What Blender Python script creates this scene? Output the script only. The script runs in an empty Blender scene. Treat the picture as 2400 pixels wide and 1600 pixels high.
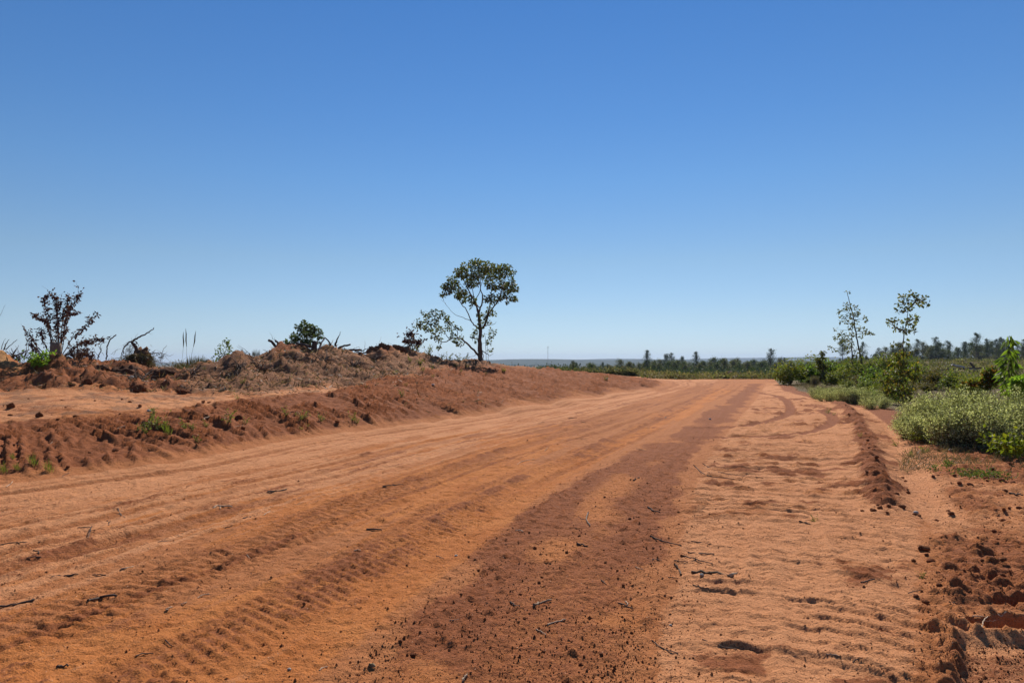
import bpy, math, random
import numpy as np
random.seed(7); rng = np.random.default_rng(7)
sc = bpy.context.scene
COL = sc.collection

# ---------------------------------------------------------------- camera, sky, sun, exposure
HAZE = 8.5e-5
EYE = 1.7; F = 1600.0; CXP = 1200.0; HOR = 842.0          # photo pixels (2400 x 1600)
cam = bpy.data.cameras.new('camera'); cam_o = bpy.data.objects.new('camera', cam); COL.objects.link(cam_o)
cam_o.location = (0, 0, EYE); cam_o.rotation_euler = (math.pi/2, 0, 0)
cam.lens = 24; cam.sensor_width = 36; cam.shift_y = (HOR-800)/2400
cam.clip_start = 0.05; cam.clip_end = 30000
sc.camera = cam_o
SUN_EL, SUN_AZ = math.radians(40), math.radians(9)
world = bpy.data.worlds.new('World'); sc.world = world; world.use_nodes = True
nt = world.node_tree; bg = nt.nodes['Background']
sky = nt.nodes.new('ShaderNodeTexSky'); sky.sky_type = 'NISHITA'; sky.sun_disc = False
sky.sun_elevation = SUN_EL; sky.sun_rotation = SUN_AZ; sky.altitude = 200
sky.air_density = 1.0; sky.dust_density = 0.0; sky.ozone_density = 4
geo = nt.nodes.new('ShaderNodeTexCoord'); sep = nt.nodes.new('ShaderNodeSeparateXYZ')
nt.links.new(geo.outputs['Generated'], sep.inputs[0])
rmp = nt.nodes.new('ShaderNodeValToRGB'); cr = rmp.color_ramp
stops = [(0,(.55,.68,1.0)),(.06,(.645,.70,.84)),(.14,(.686,.737,.785)),(.25,(.57,.755,.886)),(.33,(.49,.73,.92)),(.46,(.41,.70,.95)),(1,(.36,.66,.94))]
while len(cr.elements) < len(stops): cr.elements.new(0.5)
for e, (p, c) in zip(cr.elements, stops): e.position = p; e.color = (*c, 1)
nt.links.new(sep.outputs['Z'], rmp.inputs[0])
mul = nt.nodes.new('ShaderNodeMix'); mul.data_type = 'RGBA'; mul.blend_type = 'MULTIPLY'; mul.inputs[0].default_value = 1
nt.links.new(sky.outputs[0], mul.inputs[6]); nt.links.new(rmp.outputs[0], mul.inputs[7])
nt.links.new(mul.outputs[2], bg.inputs[0]); bg.inputs[1].default_value = 0.084
sun = bpy.data.lights.new('sun', 'SUN'); sun.energy = 5.0; sun.angle = math.radians(0.53); sun.color = (1, .93, .83)
sun_o = bpy.data.objects.new('sun', sun); COL.objects.link(sun_o)
sun_o.rotation_euler = (math.pi/2-SUN_EL, 0, math.pi-SUN_AZ)
sun_o.location = (20, 60, 80)
sc.view_settings.view_transform = 'Standard'; sc.view_settings.look = 'None'
sc.view_settings.gamma = 1; sc.view_settings.exposure = 0.30; sc.view_settings.use_curve_mapping = False

# ---------------------------------------------------------------- noise
def _h(ix, iy, seed):
    n = (ix.astype(np.int64)*374761393 + iy.astype(np.int64)*668265263 + seed*974711) & 0xffffffff
    n = ((n ^ (n >> 13))*1274126177) & 0xffffffff
    n = ((n ^ (n >> 16))*2246822519) & 0xffffffff
    return ((n ^ (n >> 15)) & 0xffffff)/float(0xffffff)
def vnoise(x, y, seed=0):
    ix = np.floor(x); iy = np.floor(y); fx = x-ix; fy = y-iy
    u = fx*fx*(3-2*fx); v = fy*fy*(3-2*fy)
    a = _h(ix, iy, seed); b = _h(ix+1, iy, seed); c = _h(ix, iy+1, seed); d = _h(ix+1, iy+1, seed)
    return (a*(1-u)+b*u)*(1-v)+(c*(1-u)+d*u)*v
def fbm(x, y, octv=4, seed=0, gain=.5):
    s = 0; a = 1; t = 0
    for i in range(octv):
        s = s+a*vnoise(x*2**i+17.3*i, y*2**i-9.1*i, seed+i); t += a; a *= gain
    return s/t
def worley(x, y, seed=0):
    ix = np.floor(x); iy = np.floor(y); best = np.full(x.shape, 9.0); bid = np.zeros(x.shape)
    for dx in (-1, 0, 1):
        for dy in (-1, 0, 1):
            cx = ix+dx; cy = iy+dy
            d = np.hypot(cx+_h(cx, cy, seed)-x, cy+_h(cx, cy, seed+1)-y)
            m = d < best; best = np.where(m, d, best); bid = np.where(m, _h(cx, cy, seed+2), bid)
    return best, bid
def sst(a, b, x):
    t = np.clip((x-a)/(b-a), 0, 1); return t*t*(3-2*t)
def clods(x, y, cell, seed, dens=.6):
    d, i = worley(x/cell, y/cell, seed)
    return np.where(i < dens, np.sqrt(np.clip(1-(d/(.22+.3*i))**2, 0, 1))*(.3+.9*i), 0)*cell*.8

# ---------------------------------------------------------------- terrain: profiles read off the photograph column by column
# every column: (depth in m, photo row, kind): d road edge, c cleated clay, s sandy shelf, r rough clods, m litter-covered spoil, o ochre sand, v brush
PROF = {
 0:   [(9.22,1137,'d'),(9.9,1095,'c'),(11.2,1042,'c'),(12.6,1000,'c'),(13.4,985,'s'),(15,962,'s'),(18,926,'s'),(19.2,908,'r'),(20.5,876,'r'),(22,845,'o'),(23,820,'o')],
 35:  [(9.3,1133,'d'),(10,1093,'c'),(11.2,1042,'c'),(12.6,1000,'c'),(13.4,983,'s'),(15,960,'s'),(18,926,'s'),(19.2,910,'r'),(20.5,884,'r'),(22,856,'o'),(23,846,'r')],
 65:  [(9.45,1129,'d'),(10.1,1091,'c'),(11.3,1040,'c'),(12.6,1000,'c'),(13.4,983,'s'),(15,958,'s'),(18,925,'s'),(19.2,911,'r'),(20.5,890,'r'),(22,868,'r'),(23,860,'r')],
 130: [(9.8,1119,'d'),(10.4,1084,'c'),(11.4,1036,'c'),(12.7,996,'c'),(13.6,978,'s'),(15,956,'s'),(18.3,922,'s'),(19.4,908,'r'),(20.8,878,'r'),(22,854,'r'),(23.2,838,'m')],
 210: [(10.1,1111,'d'),(10.7,1078,'c'),(11.8,1030,'c'),(13,990,'c'),(13.9,972,'s'),(15.5,952,'s'),(18.5,921,'s'),(19.8,905,'r'),(21,878,'r'),(22.4,858,'r'),(23.4,850,'r')],
 300: [(10.5,1101,'d'),(11.1,1068,'c'),(12.2,1022,'c'),(13.6,985,'c'),(14.6,966,'s'),(16,949,'s'),(18.7,922,'s'),(20,908,'r'),(21.4,886,'r'),(22.6,866,'r'),(23.8,856,'r')],
 410: [(11.1,1087,'d'),(11.8,1050,'c'),(13,1008,'c'),(14.4,975,'c'),(15.6,955,'s'),(17,943,'s'),(19,924,'s'),(20.4,910,'r'),(21.8,892,'r'),(23,876,'r'),(24.4,866,'m')],
 480: [(11.7,1073,'d'),(12.4,1042,'c'),(13.6,1000,'c'),(15.1,965,'c'),(16.4,948,'s'),(18,936,'s'),(19.6,922,'m'),(21,904,'m'),(22.4,880,'m'),(23.4,862,'m'),(24.4,850,'m')],
 530: [(12.3,1064,'d'),(13,1032,'c'),(14.2,992,'c'),(15.8,957,'c'),(17.2,942,'s'),(18.6,930,'s'),(20,918,'m'),(21.2,898,'m'),(22.6,872,'m'),(23.6,856,'m'),(24.4,840,'m')],
 568: [(12.8,1054,'d'),(13.5,1026,'c'),(14.8,984,'c'),(16.4,950,'c'),(17.8,938,'s'),(19,928,'s'),(20.3,914,'m'),(21.5,890,'m'),(22.7,860,'m'),(23.6,836,'m'),(24.4,819,'m')],
 608: [(13.3,1046,'d'),(14,1018,'c'),(15.3,976,'c'),(16.9,944,'c'),(18.4,932,'s'),(20,918,'s'),(21.5,906,'m'),(23,888,'m'),(24.5,868,'m'),(26,852,'m'),(28,839,'m')],
 650: [(13.8,1040,'d'),(14.5,1010,'c'),(15.8,970,'c'),(17.4,940,'c'),(19,926,'s'),(20.6,916,'s'),(22,906,'m'),(23.6,882,'m'),(25.4,852,'m'),(27,828,'r'),(28.5,811,'r')],
 700: [(14.3,1031,'d'),(15,1003,'c'),(16.3,966,'c'),(18,936,'c'),(19.6,924,'s'),(21.2,915,'s'),(22.6,904,'m'),(24.2,876,'m'),(26,842,'m'),(27.6,818,'r'),(28.8,807,'r')],
 740: [(14.7,1026,'d'),(15.4,998,'c'),(16.8,962,'c'),(18.5,932,'c'),(20.2,921,'s'),(21.8,913,'s'),(23.2,903,'m'),(25,878,'m'),(26.6,852,'m'),(28.2,830,'m'),(29.6,819,'m')],
 772: [(15.1,1022,'d'),(15.8,994,'c'),(17.2,958,'c'),(18.9,930,'c'),(20.6,920,'s'),(22.2,911,'s'),(23.8,900,'m'),(25.6,874,'m'),(27.2,846,'m'),(28.8,824,'m'),(30,810,'m')],
 833: [(15.8,1014,'d'),(16.6,986,'c'),(18,954,'c'),(19.8,926,'c'),(21.6,914,'c'),(23.2,906,'m'),(24.8,894,'m'),(26.6,872,'m'),(28.2,852,'m'),(29.8,836,'m'),(31,827,'m')],
 862: [(16.2,1009,'d'),(17,983,'c'),(18.4,952,'c'),(20.2,924,'c'),(22,910,'c'),(23.8,900,'c'),(25.6,888,'m'),(27.6,868,'m'),(29.4,850,'m'),(31,836,'m'),(32.2,829,'m')],
 904: [(16.8,1003,'d'),(17.6,978,'c'),(19,948,'c'),(21,920,'c'),(23,904,'c'),(25,892,'c'),(27,878,'m'),(29,860,'m'),(30.8,840,'m'),(32.4,822,'r'),(33.6,808,'r')],
 955: [(17.4,998,'d'),(18.2,974,'c'),(19.8,944,'c'),(22,918,'c'),(24.2,901,'c'),(26.4,888,'c'),(28.6,872,'m'),(30.6,858,'m'),(32.4,840,'m'),(34,826,'r'),(35.2,819,'m')],
 1011:[(18.1,992,'d'),(19,968,'c'),(20.6,942,'c'),(23,917,'c'),(25.4,900,'c'),(27.8,886,'c'),(30.2,872,'c'),(32.4,860,'m'),(34.4,850,'m'),(36,840,'m'),(37.4,834,'m')],
 1073:[(19.2,983,'d'),(20.2,960,'c'),(21.8,939,'c'),(24.2,920,'c'),(26.8,903,'c'),(29.4,889,'c'),(32,875,'c'),(34.6,864,'c'),(36.8,855,'m'),(38.6,849,'m'),(40,845,'m')],
 1114:[(20.2,976,'d'),(21.2,955,'c'),(22.8,937,'c'),(25,924,'c'),(27.8,905,'c'),(30.6,890,'c'),(33.4,877,'c'),(36,866,'c'),(38.4,857,'m'),(40.4,848,'m'),(42,842,'m')],
 1155:[(21.2,970,'d'),(22.2,950,'c'),(23.8,935,'c'),(26,925,'c'),(28.8,906,'c'),(31.6,892,'c'),(34.4,880,'c'),(37,870,'c'),(39.4,862,'c'),(41.4,857,'m'),(43,854,'m')],
 1286:[(25.2,950,'d'),(26.2,936,'c'),(27.6,926,'c'),(29.6,921,'c'),(32,905,'c'),(34.6,893,'c'),(37.2,884,'c'),(39.8,877,'c'),(42,872,'c'),(44,869,'c'),(46,868,'v')],
 1405:[(30.6,931,'d'),(31.6,921,'c'),(33,913,'c'),(35,910,'c'),(37.4,899,'c'),(39.6,891,'c'),(41.6,886,'c'),(43.6,883,'c'),(45.6,881,'c'),(47.4,880,'c'),(49,880,'v')],
 1480:[(35.2,919,'d'),(36,913,'c'),(37.2,908,'c'),(38.8,905,'c'),(40.4,899,'c'),(42,895,'c'),(43.6,892,'c'),(45.2,890,'c'),(46.6,889,'c'),(48,888,'c'),(50,889,'v')],
 1532:[(38.4,913,'d'),(39.2,909,'c'),(40.2,906,'c'),(41.4,903,'c'),(42.6,901,'c'),(43.8,899,'c'),(45,897.5,'c'),(46.2,896,'c'),(47.4,895,'c'),(48.6,894,'c'),(50,893,'d')],
}
KINDS = 'dcsrmov'
def far_z(px, d):            # ground behind the first crest: a valley ahead, a gentle brushy rise on the right
    valley = np.interp(d, [0,58,62,80,120,200,350,600,1500,9000], [0,0,-.15,-1.0,-2.6,-5.2,-9.0,-16,-30,-30])
    rise   = np.interp(d, [0,20,40,70,110,160,250,400,650,1500,9000], [.0,.08,.12,.3,.8,1.15,.4,-.6,-6,-30,-30])
    k = sst(1800, 2080, px); k = k*k*(3-2*k)
    return valley*(1-k)+rise*k
_pk = sorted(PROF)
_dg = np.concatenate([np.arange(0, 60, .12), 60*1.03**np.arange(0, 175)])
_pg = np.concatenate([np.arange(-1800, 1560, 6.0), np.arange(1560, 4400, 20.0)])
def _column(px, prof, scale=1.0):
    d = np.array([p[0] for p in prof])*scale
    z = np.array([EYE-p[0]*(p[1]-HOR)/F for p in prof]); z[0] = 0
    z = np.maximum(z, 0)
    kd = np.array([KINDS.index(p[2]) for p in prof])
    back = np.array([3, 9, 20, 45]); bz = z[-1]-np.array([.25, .6, .7, .8])*max(z[-1], .2)
    dd = np.concatenate([[0, d[0]*.98], d, d[-1]+back]); zz = np.concatenate([[0, 0], z, bz])
    out = np.interp(_dg, dd, zz); f = far_z(np.full(_dg.shape, px), _dg)
    k = sst(d[-1]+12, d[-1]+40, _dg); out = out*(1-k)+f*k
    W = np.zeros((7, len(_dg)))
    kk = np.concatenate([[0, 0], kd, [kd[-1]]*2+[6, 6]])
    for i in range(7): W[i] = np.interp(_dg, dd, (kk == i).astype(float))
    return out, W
_zt = np.zeros((len(_pg), len(_dg))); _wt = np.zeros((7, len(_pg), len(_dg)))
_cz = []; _cw = []
for p in _pk:
    z, W = _column(p, PROF[p]); _cz.append(z); _cw.append(W)
z, W = _column(-1200, PROF[0], .72); _cz.insert(0, z); _cw.insert(0, W)
z, W = _column(-400, PROF[0], .88); _cz.insert(1, z); _cw.insert(1, W)
_pk2 = [-1200, -400]+_pk+[1575]
flat = far_z(np.full(_dg.shape, 1575.), _dg); _cz.append(flat); W0 = np.zeros((7, len(_dg))); W0[0] = _dg < 59; W0[6] = _dg >= 59; _cw.append(W0)
_cz = np.array(_cz); _cw = np.array(_cw)
for j in range(len(_dg)):
    _zt[:, j] = np.interp(_pg, _pk2, _cz[:, j])
    for i in range(7): _wt[i, :, j] = np.interp(_pg, _pk2, _cw[:, i, j])
m = _pg > 1575
_zt[m] = far_z(_pg[m][:, None], _dg[None, :])
def _blur(a, n, ax):
    k = np.ones(n)/n
    return np.apply_along_axis(lambda v: np.convolve(np.pad(v, n//2, mode='edge'), k, 'valid'), ax, a)
_zt = _blur(_blur(_zt, 5, 0), 3, 1)
def _samp(tab, px, d):
    fi = np.interp(px, _pg, np.arange(len(_pg))); fj = np.interp(d, _dg, np.arange(len(_dg)))
    i = np.clip(fi.astype(int), 0, len(_pg)-2); j = np.clip(fj.astype(int), 0, len(_dg)-2); u = fi-i; v = fj-j
    return (tab[i, j]*(1-u)+tab[i+1, j]*u)*(1-v)+(tab[i, j+1]*(1-u)+tab[i+1, j+1]*u)*v

def g(u, v):                 # a point of the full view (2352 px wide) on the level road
    s = 2400/2352; d = EYE*F/(v*s-HOR); return ((u*s-CXP)/F*d, d)
def dense(pts, n=4):         # Catmull-Rom
    p = np.array(pts, float); p = np.vstack([2*p[0]-p[1], p, 2*p[-1]-p[-2]]); out = []
    for i in range(1, len(p)-2):
        for t in np.arange(n)/n:
            out.append(.5*((2*p[i])+(-p[i-1]+p[i+1])*t+(2*p[i-1]-5*p[i]+4*p[i+1]-p[i+2])*t*t+(-p[i-1]+3*p[i]-3*p[i+1]+p[i+2])*t**3))
    out.append(p[-2]); return np.array(out)
def pline(pts, x, y):        # signed distance (+ right of the direction of travel) and arc length
    best = np.full(x.shape, 1e9); sg = np.zeros(x.shape); tt = np.zeros(x.shape); acc = 0
    for a, b in zip(pts[:-1], pts[1:]):
        dx, dy = b-a; L = math.hypot(dx, dy)
        t = np.clip(((x-a[0])*dx+(y-a[1])*dy)/(L*L), 0, 1)
        ex = x-a[0]-t*dx; ey = y-a[1]-t*dy; d = ex*ex+ey*ey
        m = d < best; best = np.where(m, d, best); sg = np.where(m, dy*ex-dx*ey, sg); tt = np.where(m, acc+t*L, tt); acc += L
    return np.sqrt(best)*np.where(sg >= 0, 1, -1), tt
def P24(px, d): return ((px-CXP)/F*d, d)
TOE = np.array([(-12.5,5.2),(-9.3,7.4)]+[P24(p, PROF[p][0][0]) for p in (0,210,410,530,650,772,904,1011,1114,1155,1286,1405,1480,1532)]+[P24(1572,44),P24(1560,52),P24(1500,60)])
GL = lambda L: np.array([g(*q) for q in L])
L1 = GL([(620,1720),(760,1568),(900,1430),(1050,1300),(1180,1175),(1330,1090),(1480,1020),(1570,972),(1650,925),(1700,895),(1715,882)])
L2 = GL([(1400,1720),(1410,1568),(1450,1440),(1495,1334),(1522,1240),(1556,1120),(1606,1045),(1655,990),(1705,937),(1738,902),(1752,882)])
B1 = GL([(380,1720),(560,1568),(760,1440),(930,1320),(1080,1215),(1240,1110),(1400,1030),(1560,950),(1650,900)])
B2 = GL([(80,1720),(330,1568),(520,1470),(700,1370),(880,1275),(1060,1185),(1250,1090),(1430,1005),(1560,935),(1640,893)])
B3 = GL([(-250,1590),(0,1480),(230,1390),(480,1290),(700,1210),(900,1130),(1150,1040),(1400,955),(1560,905),(1620,885)])
RL = GL([(1780,1720),(1785,1568),(1790,1400),(1800,1250),(1800,1120),(1800,1020),(1785,950),(1760,910),(1750,885)])
TA = dense(GL([(1560,985),(1640,982),(1720,976),(1785,963),(1815,947),(1810,926),(1790,911),(1740,902),(1680,896)]), 3)
TB = dense(GL([(1540,1006),(1680,1003),(1800,1000),(1880,989),(1914,970),(1898,951),(1872,945)]), 3)
WR = GL([(1925,930),(1950,950),(1975,985),(1992,1030),(2006,1080),(2020,1130),(2034,1175),(2046,1200)])[::-1]
VG = GL([(1790,884),(1800,897),(1860,914),(1930,930),(1985,942),(2040,985),(2075,1060),(2100,1150),(2115,1250),(2110,1400),(2110,1720)])[::-1]

# ---------------------------------------------------------------- ground mesh
OY = -4.0
dd = [-3.4]
while dd[-1] < 3.0: dd.append(dd[-1]+max(.03, .35-.1*(dd[-1]+3.4)) if dd[-1] < 2.6 else dd[-1]+.03)
while dd[-1] < 62: dd.append(dd[-1]+.0095*(max(dd[-1], 3.2)/3.5)**(1.18 if dd[-1] < 20 else 1.32))
while dd[-1] < 9000: dd.append(dd[-1]*1.032)
RAD = np.array(dd)-OY
AZ = np.radians(np.concatenate([np.arange(-180, -48, 3.0), np.arange(-47, 45.001, .142), np.arange(48, 180.1, 3.0)]))
NA, NR = len(AZ), len(RAD)
aa, rr = np.meshgrid(AZ, RAD)                                  # rows are rings
X = (np.sin(aa)*rr).ravel(); Y = (OY+np.cos(aa)*rr).ravel()
def base_z(x, y):
    px = CXP+F*x/np.maximum(y, .8)
    z = _samp(_zt, px, np.maximum(y, 0)); return np.where(y < .8, 0, z)
Z = base_z(X, Y)
near = (Y > -1) & (np.abs(X) < 60) & (Y < 66)
x = X[near]; y = Y[near]; px = CXP+F*x/np.maximum(y, .8)
Wk = [np.where(y > .8, _samp(_wt[i], px, np.maximum(y, 0)), 1.0 if i == 0 else 0.0) for i in range(7)]
sT, tT = pline(TOE, x, y)              # sT < 0: on the bank
s1, t1 = pline(L1, x, y); s2, t2 = pline(L2, x, y)
b1, _ = pline(B1, x, y); b2, tb2 = pline(B2, x, y); b3, tb3 = pline(B3, x, y)
rl, trl = pline(RL, x, y); wr, twr = pline(WR, x, y); vg, tvg = pline(VG, x, y)
ta, tta = pline(TA, x, y); tb, ttb = pline(TB, x, y)
n_big = fbm(x*.35, y*.35, 3, 11); n_m = fbm(x*1.1, y*1.1, 4, 21); n_s = fbm(x*4, y*4, 3, 31); n_f = fbm(x*17, y*17, 3, 41)
streak = fbm(b2*4.5, tb2*.08, 4, 46, .6); streak2 = fbm(b2*13, tb2*.2, 3, 48)
detail = sst(26, 7, y)                  # fades what the mesh cannot carry far away
bank = sst(.05, -.35, sT)*sst(1580, 1540, px)
right = sst(-.1, .25, vg)*sst(1750, 1800, px)
road = (1-bank)*(1-right)
h = (n_big-.5)*.05*(.4+.6*road)
h += (n_m-.5)*.024+(n_s-.5)*.015+(n_f-.5)*.026*detail+(1-np.abs(2*fbm(x*11, y*11, 3, 43)-1)-.8)*.022*sst(30, 8, y)
h += road*((streak-.5)*.05+(streak2-.5)*.034)
# wheel lanes, pressed in, with tread
m1 = np.exp(-(b1/.26)**2); m2 = np.exp(-(b2/.3)**4); m3 = np.exp(-(b3/.36)**4)
h -= .03*m1+.02*m2
def saw(p, k=.86): f = p-np.floor(p); return np.where(f < k, f/k, (1-f)/(1-k))
w2 = sst(.25, .5, fbm(tb2*.5, b2*2, 2, 51)+.1)*m2
trd = saw(-(tb2+.35*b2+.015*n_s)/.105, .84)*(.72+.28*saw(b2/.21+.5*np.floor((tb2+.35*b2)/.105), .5))
h += .024*w2*trd*sst(34, 12, y)
w3 = sst(.3, .55, fbm(tb3*.6, b3*2, 2, 52)+.06)*m3
h += .022*w3*saw(-(tb3-.3*b3+.02*n_s)/.12, .86)*sst(30, 12, y)
# narrow wheel strips that run the whole length of the road
wid = np.maximum(sT-s1, .5); uu_ = sT/wid; strip = np.zeros(x.shape); rim = np.zeros(x.shape)
for u0, hw, kk in [(.045,.05,.5),(.085,.07,.9),(.125,.045,.6),(.19,.10,.5),(.25,.06,.9),(.31,.12,.55),(.375,.05,.9),(.43,.14,.6),(.50,.06,.8),(.56,.15,.9),(.635,.05,.7),(.69,.14,.8),(.76,.06,1.0),(.86,.05,.6),(.945,.07,.8)]:
    e_ = np.abs(uu_-u0)*wid+.05*(vnoise(tb2*.35+u0*91, b2*0+u0*37, 57)-.5)+.05*(n_s-.5)
    on = sst(.28, .45, vnoise(tb2*.16+u0*53, b2*0+u0*17, 58))
    k_ = sst(hw+.03, hw-.015, e_)*kk*on; strip = np.maximum(strip, k_); rim = np.maximum(rim, np.exp(-((e_-hw-.045)/.03)**2)*kk*on)
strip *= road*(sT > 0); rim *= road*(sT > 0)
h += -.020*strip+.016*rim*(.4+n_s)+.022*strip*saw(-(tb2+.25*b2+.01*n_s)/.09, .82)*sst(24, 9, y)
# crumbly dark belt between L1 and L2
belt = sst(-.10, .25, s1+.5*(n_m-.5)+.35*(streak-.5)+.15*(n_s-.5))*sst(.2, -.3, s2+.9*(n_m-.5)+.3*(n_s-.5))
belt *= sst(62, 45, y)
edge1 = np.exp(-((s1-.28)/.3)**2); edge2 = np.exp(-((s2+.2)/.38)**2)*sst(5.0, 8.5, y)
beltk = np.clip(belt*(.22+.75*edge1*sst(.3, .55, n_big+.1)+1.0*edge2+.45*sst(.45, .62, fbm(x*.9, y*.9, 3, 61))), 0, 1)
cl = clods(x, y, .05, 71, .35)*detail+clods(x, y, .11, 74, .3)*.8*sst(20, 9, y)
h += beltk*cl*.7
# sandy right lane with grouser ripples across it
lane = sst(0, .35, s2)*sst(.1, -.15, vg)*sst(1500, 1560, px)
patch = sst(.42, .62, fbm(y*.9, x*.7, 3, 81)+.05)
ph = y+.42*np.clip(px-1500, 0, 900)/600*(x-.22*y)*sst(14, 6, y); rq = (ph+.22*n_m+.04*n_s)/(.235); rq2 = (ph+.18*n_m+.02*n_s)/.105; rl = x*1.0
rip = saw(-rq)*sst(.33, .55, vnoise(np.floor(rq)*7.7, rl*.8+np.floor(rq)*3.3, 83)+.35*(n_s-.5))
arc = np.clip(np.exp(-(ta/.17)**4)*sst(0, 1.5, tta)+np.exp(-(tb/.17)**4)*sst(0, 2, ttb), 0, 1)
lanew = lane*sst(40, 20, y)*(1-arc)
rip2 = saw(-rq2)*sst(.4, .6, vnoise(np.floor(rq2)*5.7, rl*1.1+np.floor(rq2)*1.3, 85)+.3*(n_s-.5))
h += lanew*((.019+.006*patch)*rip+(.013+.006*patch)*rip2)*(.4+1.2*n_s)*np.clip(.7+.075*(y-4), .7, 1.7)
# windrow
wk = np.exp(-(wr/(.20+.16*(fbm(x*2, y*2, 3, 92)-.5)))**2)*sst(.0, .9, twr)*sst(0, .6, np.sum(np.hypot(*np.diff(WR, axis=0).T))-twr)
h += wk*(.09+.12*(n_s-.5)+.05*(n_f-.5)+.4*clods(x, y, .13, 91, .5)+.5*clods(x, y, .06, 94, .6)*detail)
chan = np.exp(-((wr-.52)/.2)**2)*sst(6.3, 8, y)*sst(27, 20, y)      # washed channel beside it
h -= .03*chan
# broken ground on the right
rub = right*sst(16, 12, y)*(1-.9*chan)
rubk = rub*(.35+.65*sst(.4, .58, fbm(x*1.4, y*1.4, 3, 101)))
h += rub*(.02+.10*(fbm(x*2.2, y*2.2, 4, 103)-.5)+.05*(1-np.abs(2*fbm(x*6, y*6, 3, 105)-1)-.8))+rubk*(.55*clods(x, y, .16, 104, .6)+.6*clods(x, y, .07, 107, .6)*detail)
h += rub*.036*saw(-(ph+.2*n_m)/.21)*sst(.35, .6, fbm(y*2, x*.7, 2, 111))
# grouser steps at the lower right and the pit beyond them
st = sst(1800, 1950, px+120*(n_m-.5))*sst(2265, 2235, px+40*(n_s-.5))*sst(5.0, 4.55, y)*sst(3.0, 3.3, y)
q = (ph+.10*n_m+.02*n_s)/.20; f = q-np.floor(q)
h += st*.028*np.where(f > .12, .2+.8*(1-f)/.88, f/.12)*sst(.15, .45, fbm(np.floor(q)*3.1, x*1.1, 2, 121))
pit_c = g(2352, 1452)
ex = (x-pit_c[0]-.12)/(.50+.1*(n_s-.5)); ey = (y-pit_c[1]-.02-.05*(x-pit_c[0]))/(.17+.22*(n_s-.5)+.1*(n_f-.5))
pit = sst(1.06, .88, np.sqrt(ex**2+ey**2))
h -= pit*(.36+.06*n_s)
h += sst(1.9, 1.1, np.sqrt(ex**2+ey**2))*(1-pit)*(.02+.5*clods(x, y, .09, 131, .6))
p2 = g(2360, 1400); e2 = np.sqrt(((x-p2[0]-.1)/.3)**2+((y-p2[1]-.08)/(.07+.06*(n_s-.5)))**2); h -= .1*sst(1.1, .75, e2)
near_plate = sst(2235, 2270, px+30*(n_s-.5))*sst(4.15, 3.95, y)
h = h*(1-.75*near_plate)-.02*near_plate
# tyre arcs
ma = np.exp(-(ta/.17)**4)*sst(0, 1.5, tta); mb = np.exp(-(tb/.17)**4)*sst(0, 2, ttb)
h += -.015*(ma+mb)+.02*(np.exp(-((np.abs(ta)-.22)/.06)**2)*(tta > .5)+np.exp(-((np.abs(tb)-.22)/.06)**2)*(ttb > .5))*n_s
# bank: grouser ribs running down it, clods, litter humps
wc, ws, wrg, wm, wo = Wk[1], Wk[2], Wk[3], Wk[4], Wk[5]
tw = tT+.5*n_m+.9*n_big+.08*n_s+.16*sT; pw = .17+.010*np.maximum(tw-9, 0); ribp = np.where(tw > 9, 9/.17+np.log(pw/.17)/.010, tw/.17)
ribk = wc*bank*sst(.28, .5, fbm(tT*.7, sT*.9, 3, 141)+.1)
h += ribk*.088*(pw/.17)**.75*(.35+1.3*vnoise(np.floor(ribp)*9.1, sT*.5, 149))*saw(-ribp, .9)*sst(.18, .42, vnoise(np.floor(ribp)*5.3, sT*.8+np.floor(ribp)*2.7, 143)+.3*(n_s-.5))
h += bank*wc*(.10*(fbm(x*3, y*3, 3, 144)-.5)+.07*(1-np.abs(2*fbm(x*5, y*5, 3, 146)-1)-.8)+.3*clods(x, y, .22, 145, .4)+.5*clods(x, y, .1, 147, .5)*sst(30, 16, y))
lip = bank*np.clip(wc*ws*4, 0, 1)
h += lip*(.10*(n_s-.3)+.3*clods(x, y, .28, 148, .5))
shelf = bank*ws
h += shelf*(.05*(fbm(x*2, y*2, 4, 150)-.5)+.03*saw(-(tT+.6*n_m+.3*sT)/.4)+.45*clods(x, y, .2, 149, .3)+.4*clods(x, y, .1, 152, .35))
rough = bank*np.clip(wrg+.8*wm+.5*wo, 0, 1)
h += rough*((fbm(x*1.3, y*1.3, 4, 151)-.5)*.75+.55*clods(x, y, .45, 153, .5)+.9*clods(x, y, .2, 155, .6)+.7*clods(x, y, .11, 157, .6)-.12*sst(.55, .7, fbm(x*2.1, y*2.1, 3, 158)))
swale = sst(-.1, .15, sT)*sst(1.5, .7, sT)*sst(1560, 1500, px)
h -= .05*swale*np.exp(-((sT-.75)/.35)**2)
h += swale*(.012*saw((sT+.05*n_m)/.19)*sst(.4, .6, fbm(tT*.4, sT*5, 2, 161)))
left = sst(.3, .8, sT)*sst(-.1, -.6, s1)
flk = sst(.5, .62, fbm(x*2.3, y*2.3, 4, 171))*left
h += flk*(.012+.35*clods(x, y, .06, 173, .5)*detail)
Z[near] += h
far = Y > 62
Z[far] += (fbm(X[far]*.03, Y[far]*.03, 3, 181)-.5)*np.interp(Y[far], [62, 120, 400, 2000], [.1, .8, 3, 8])
GZ = Z.reshape(NR, NA)

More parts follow.
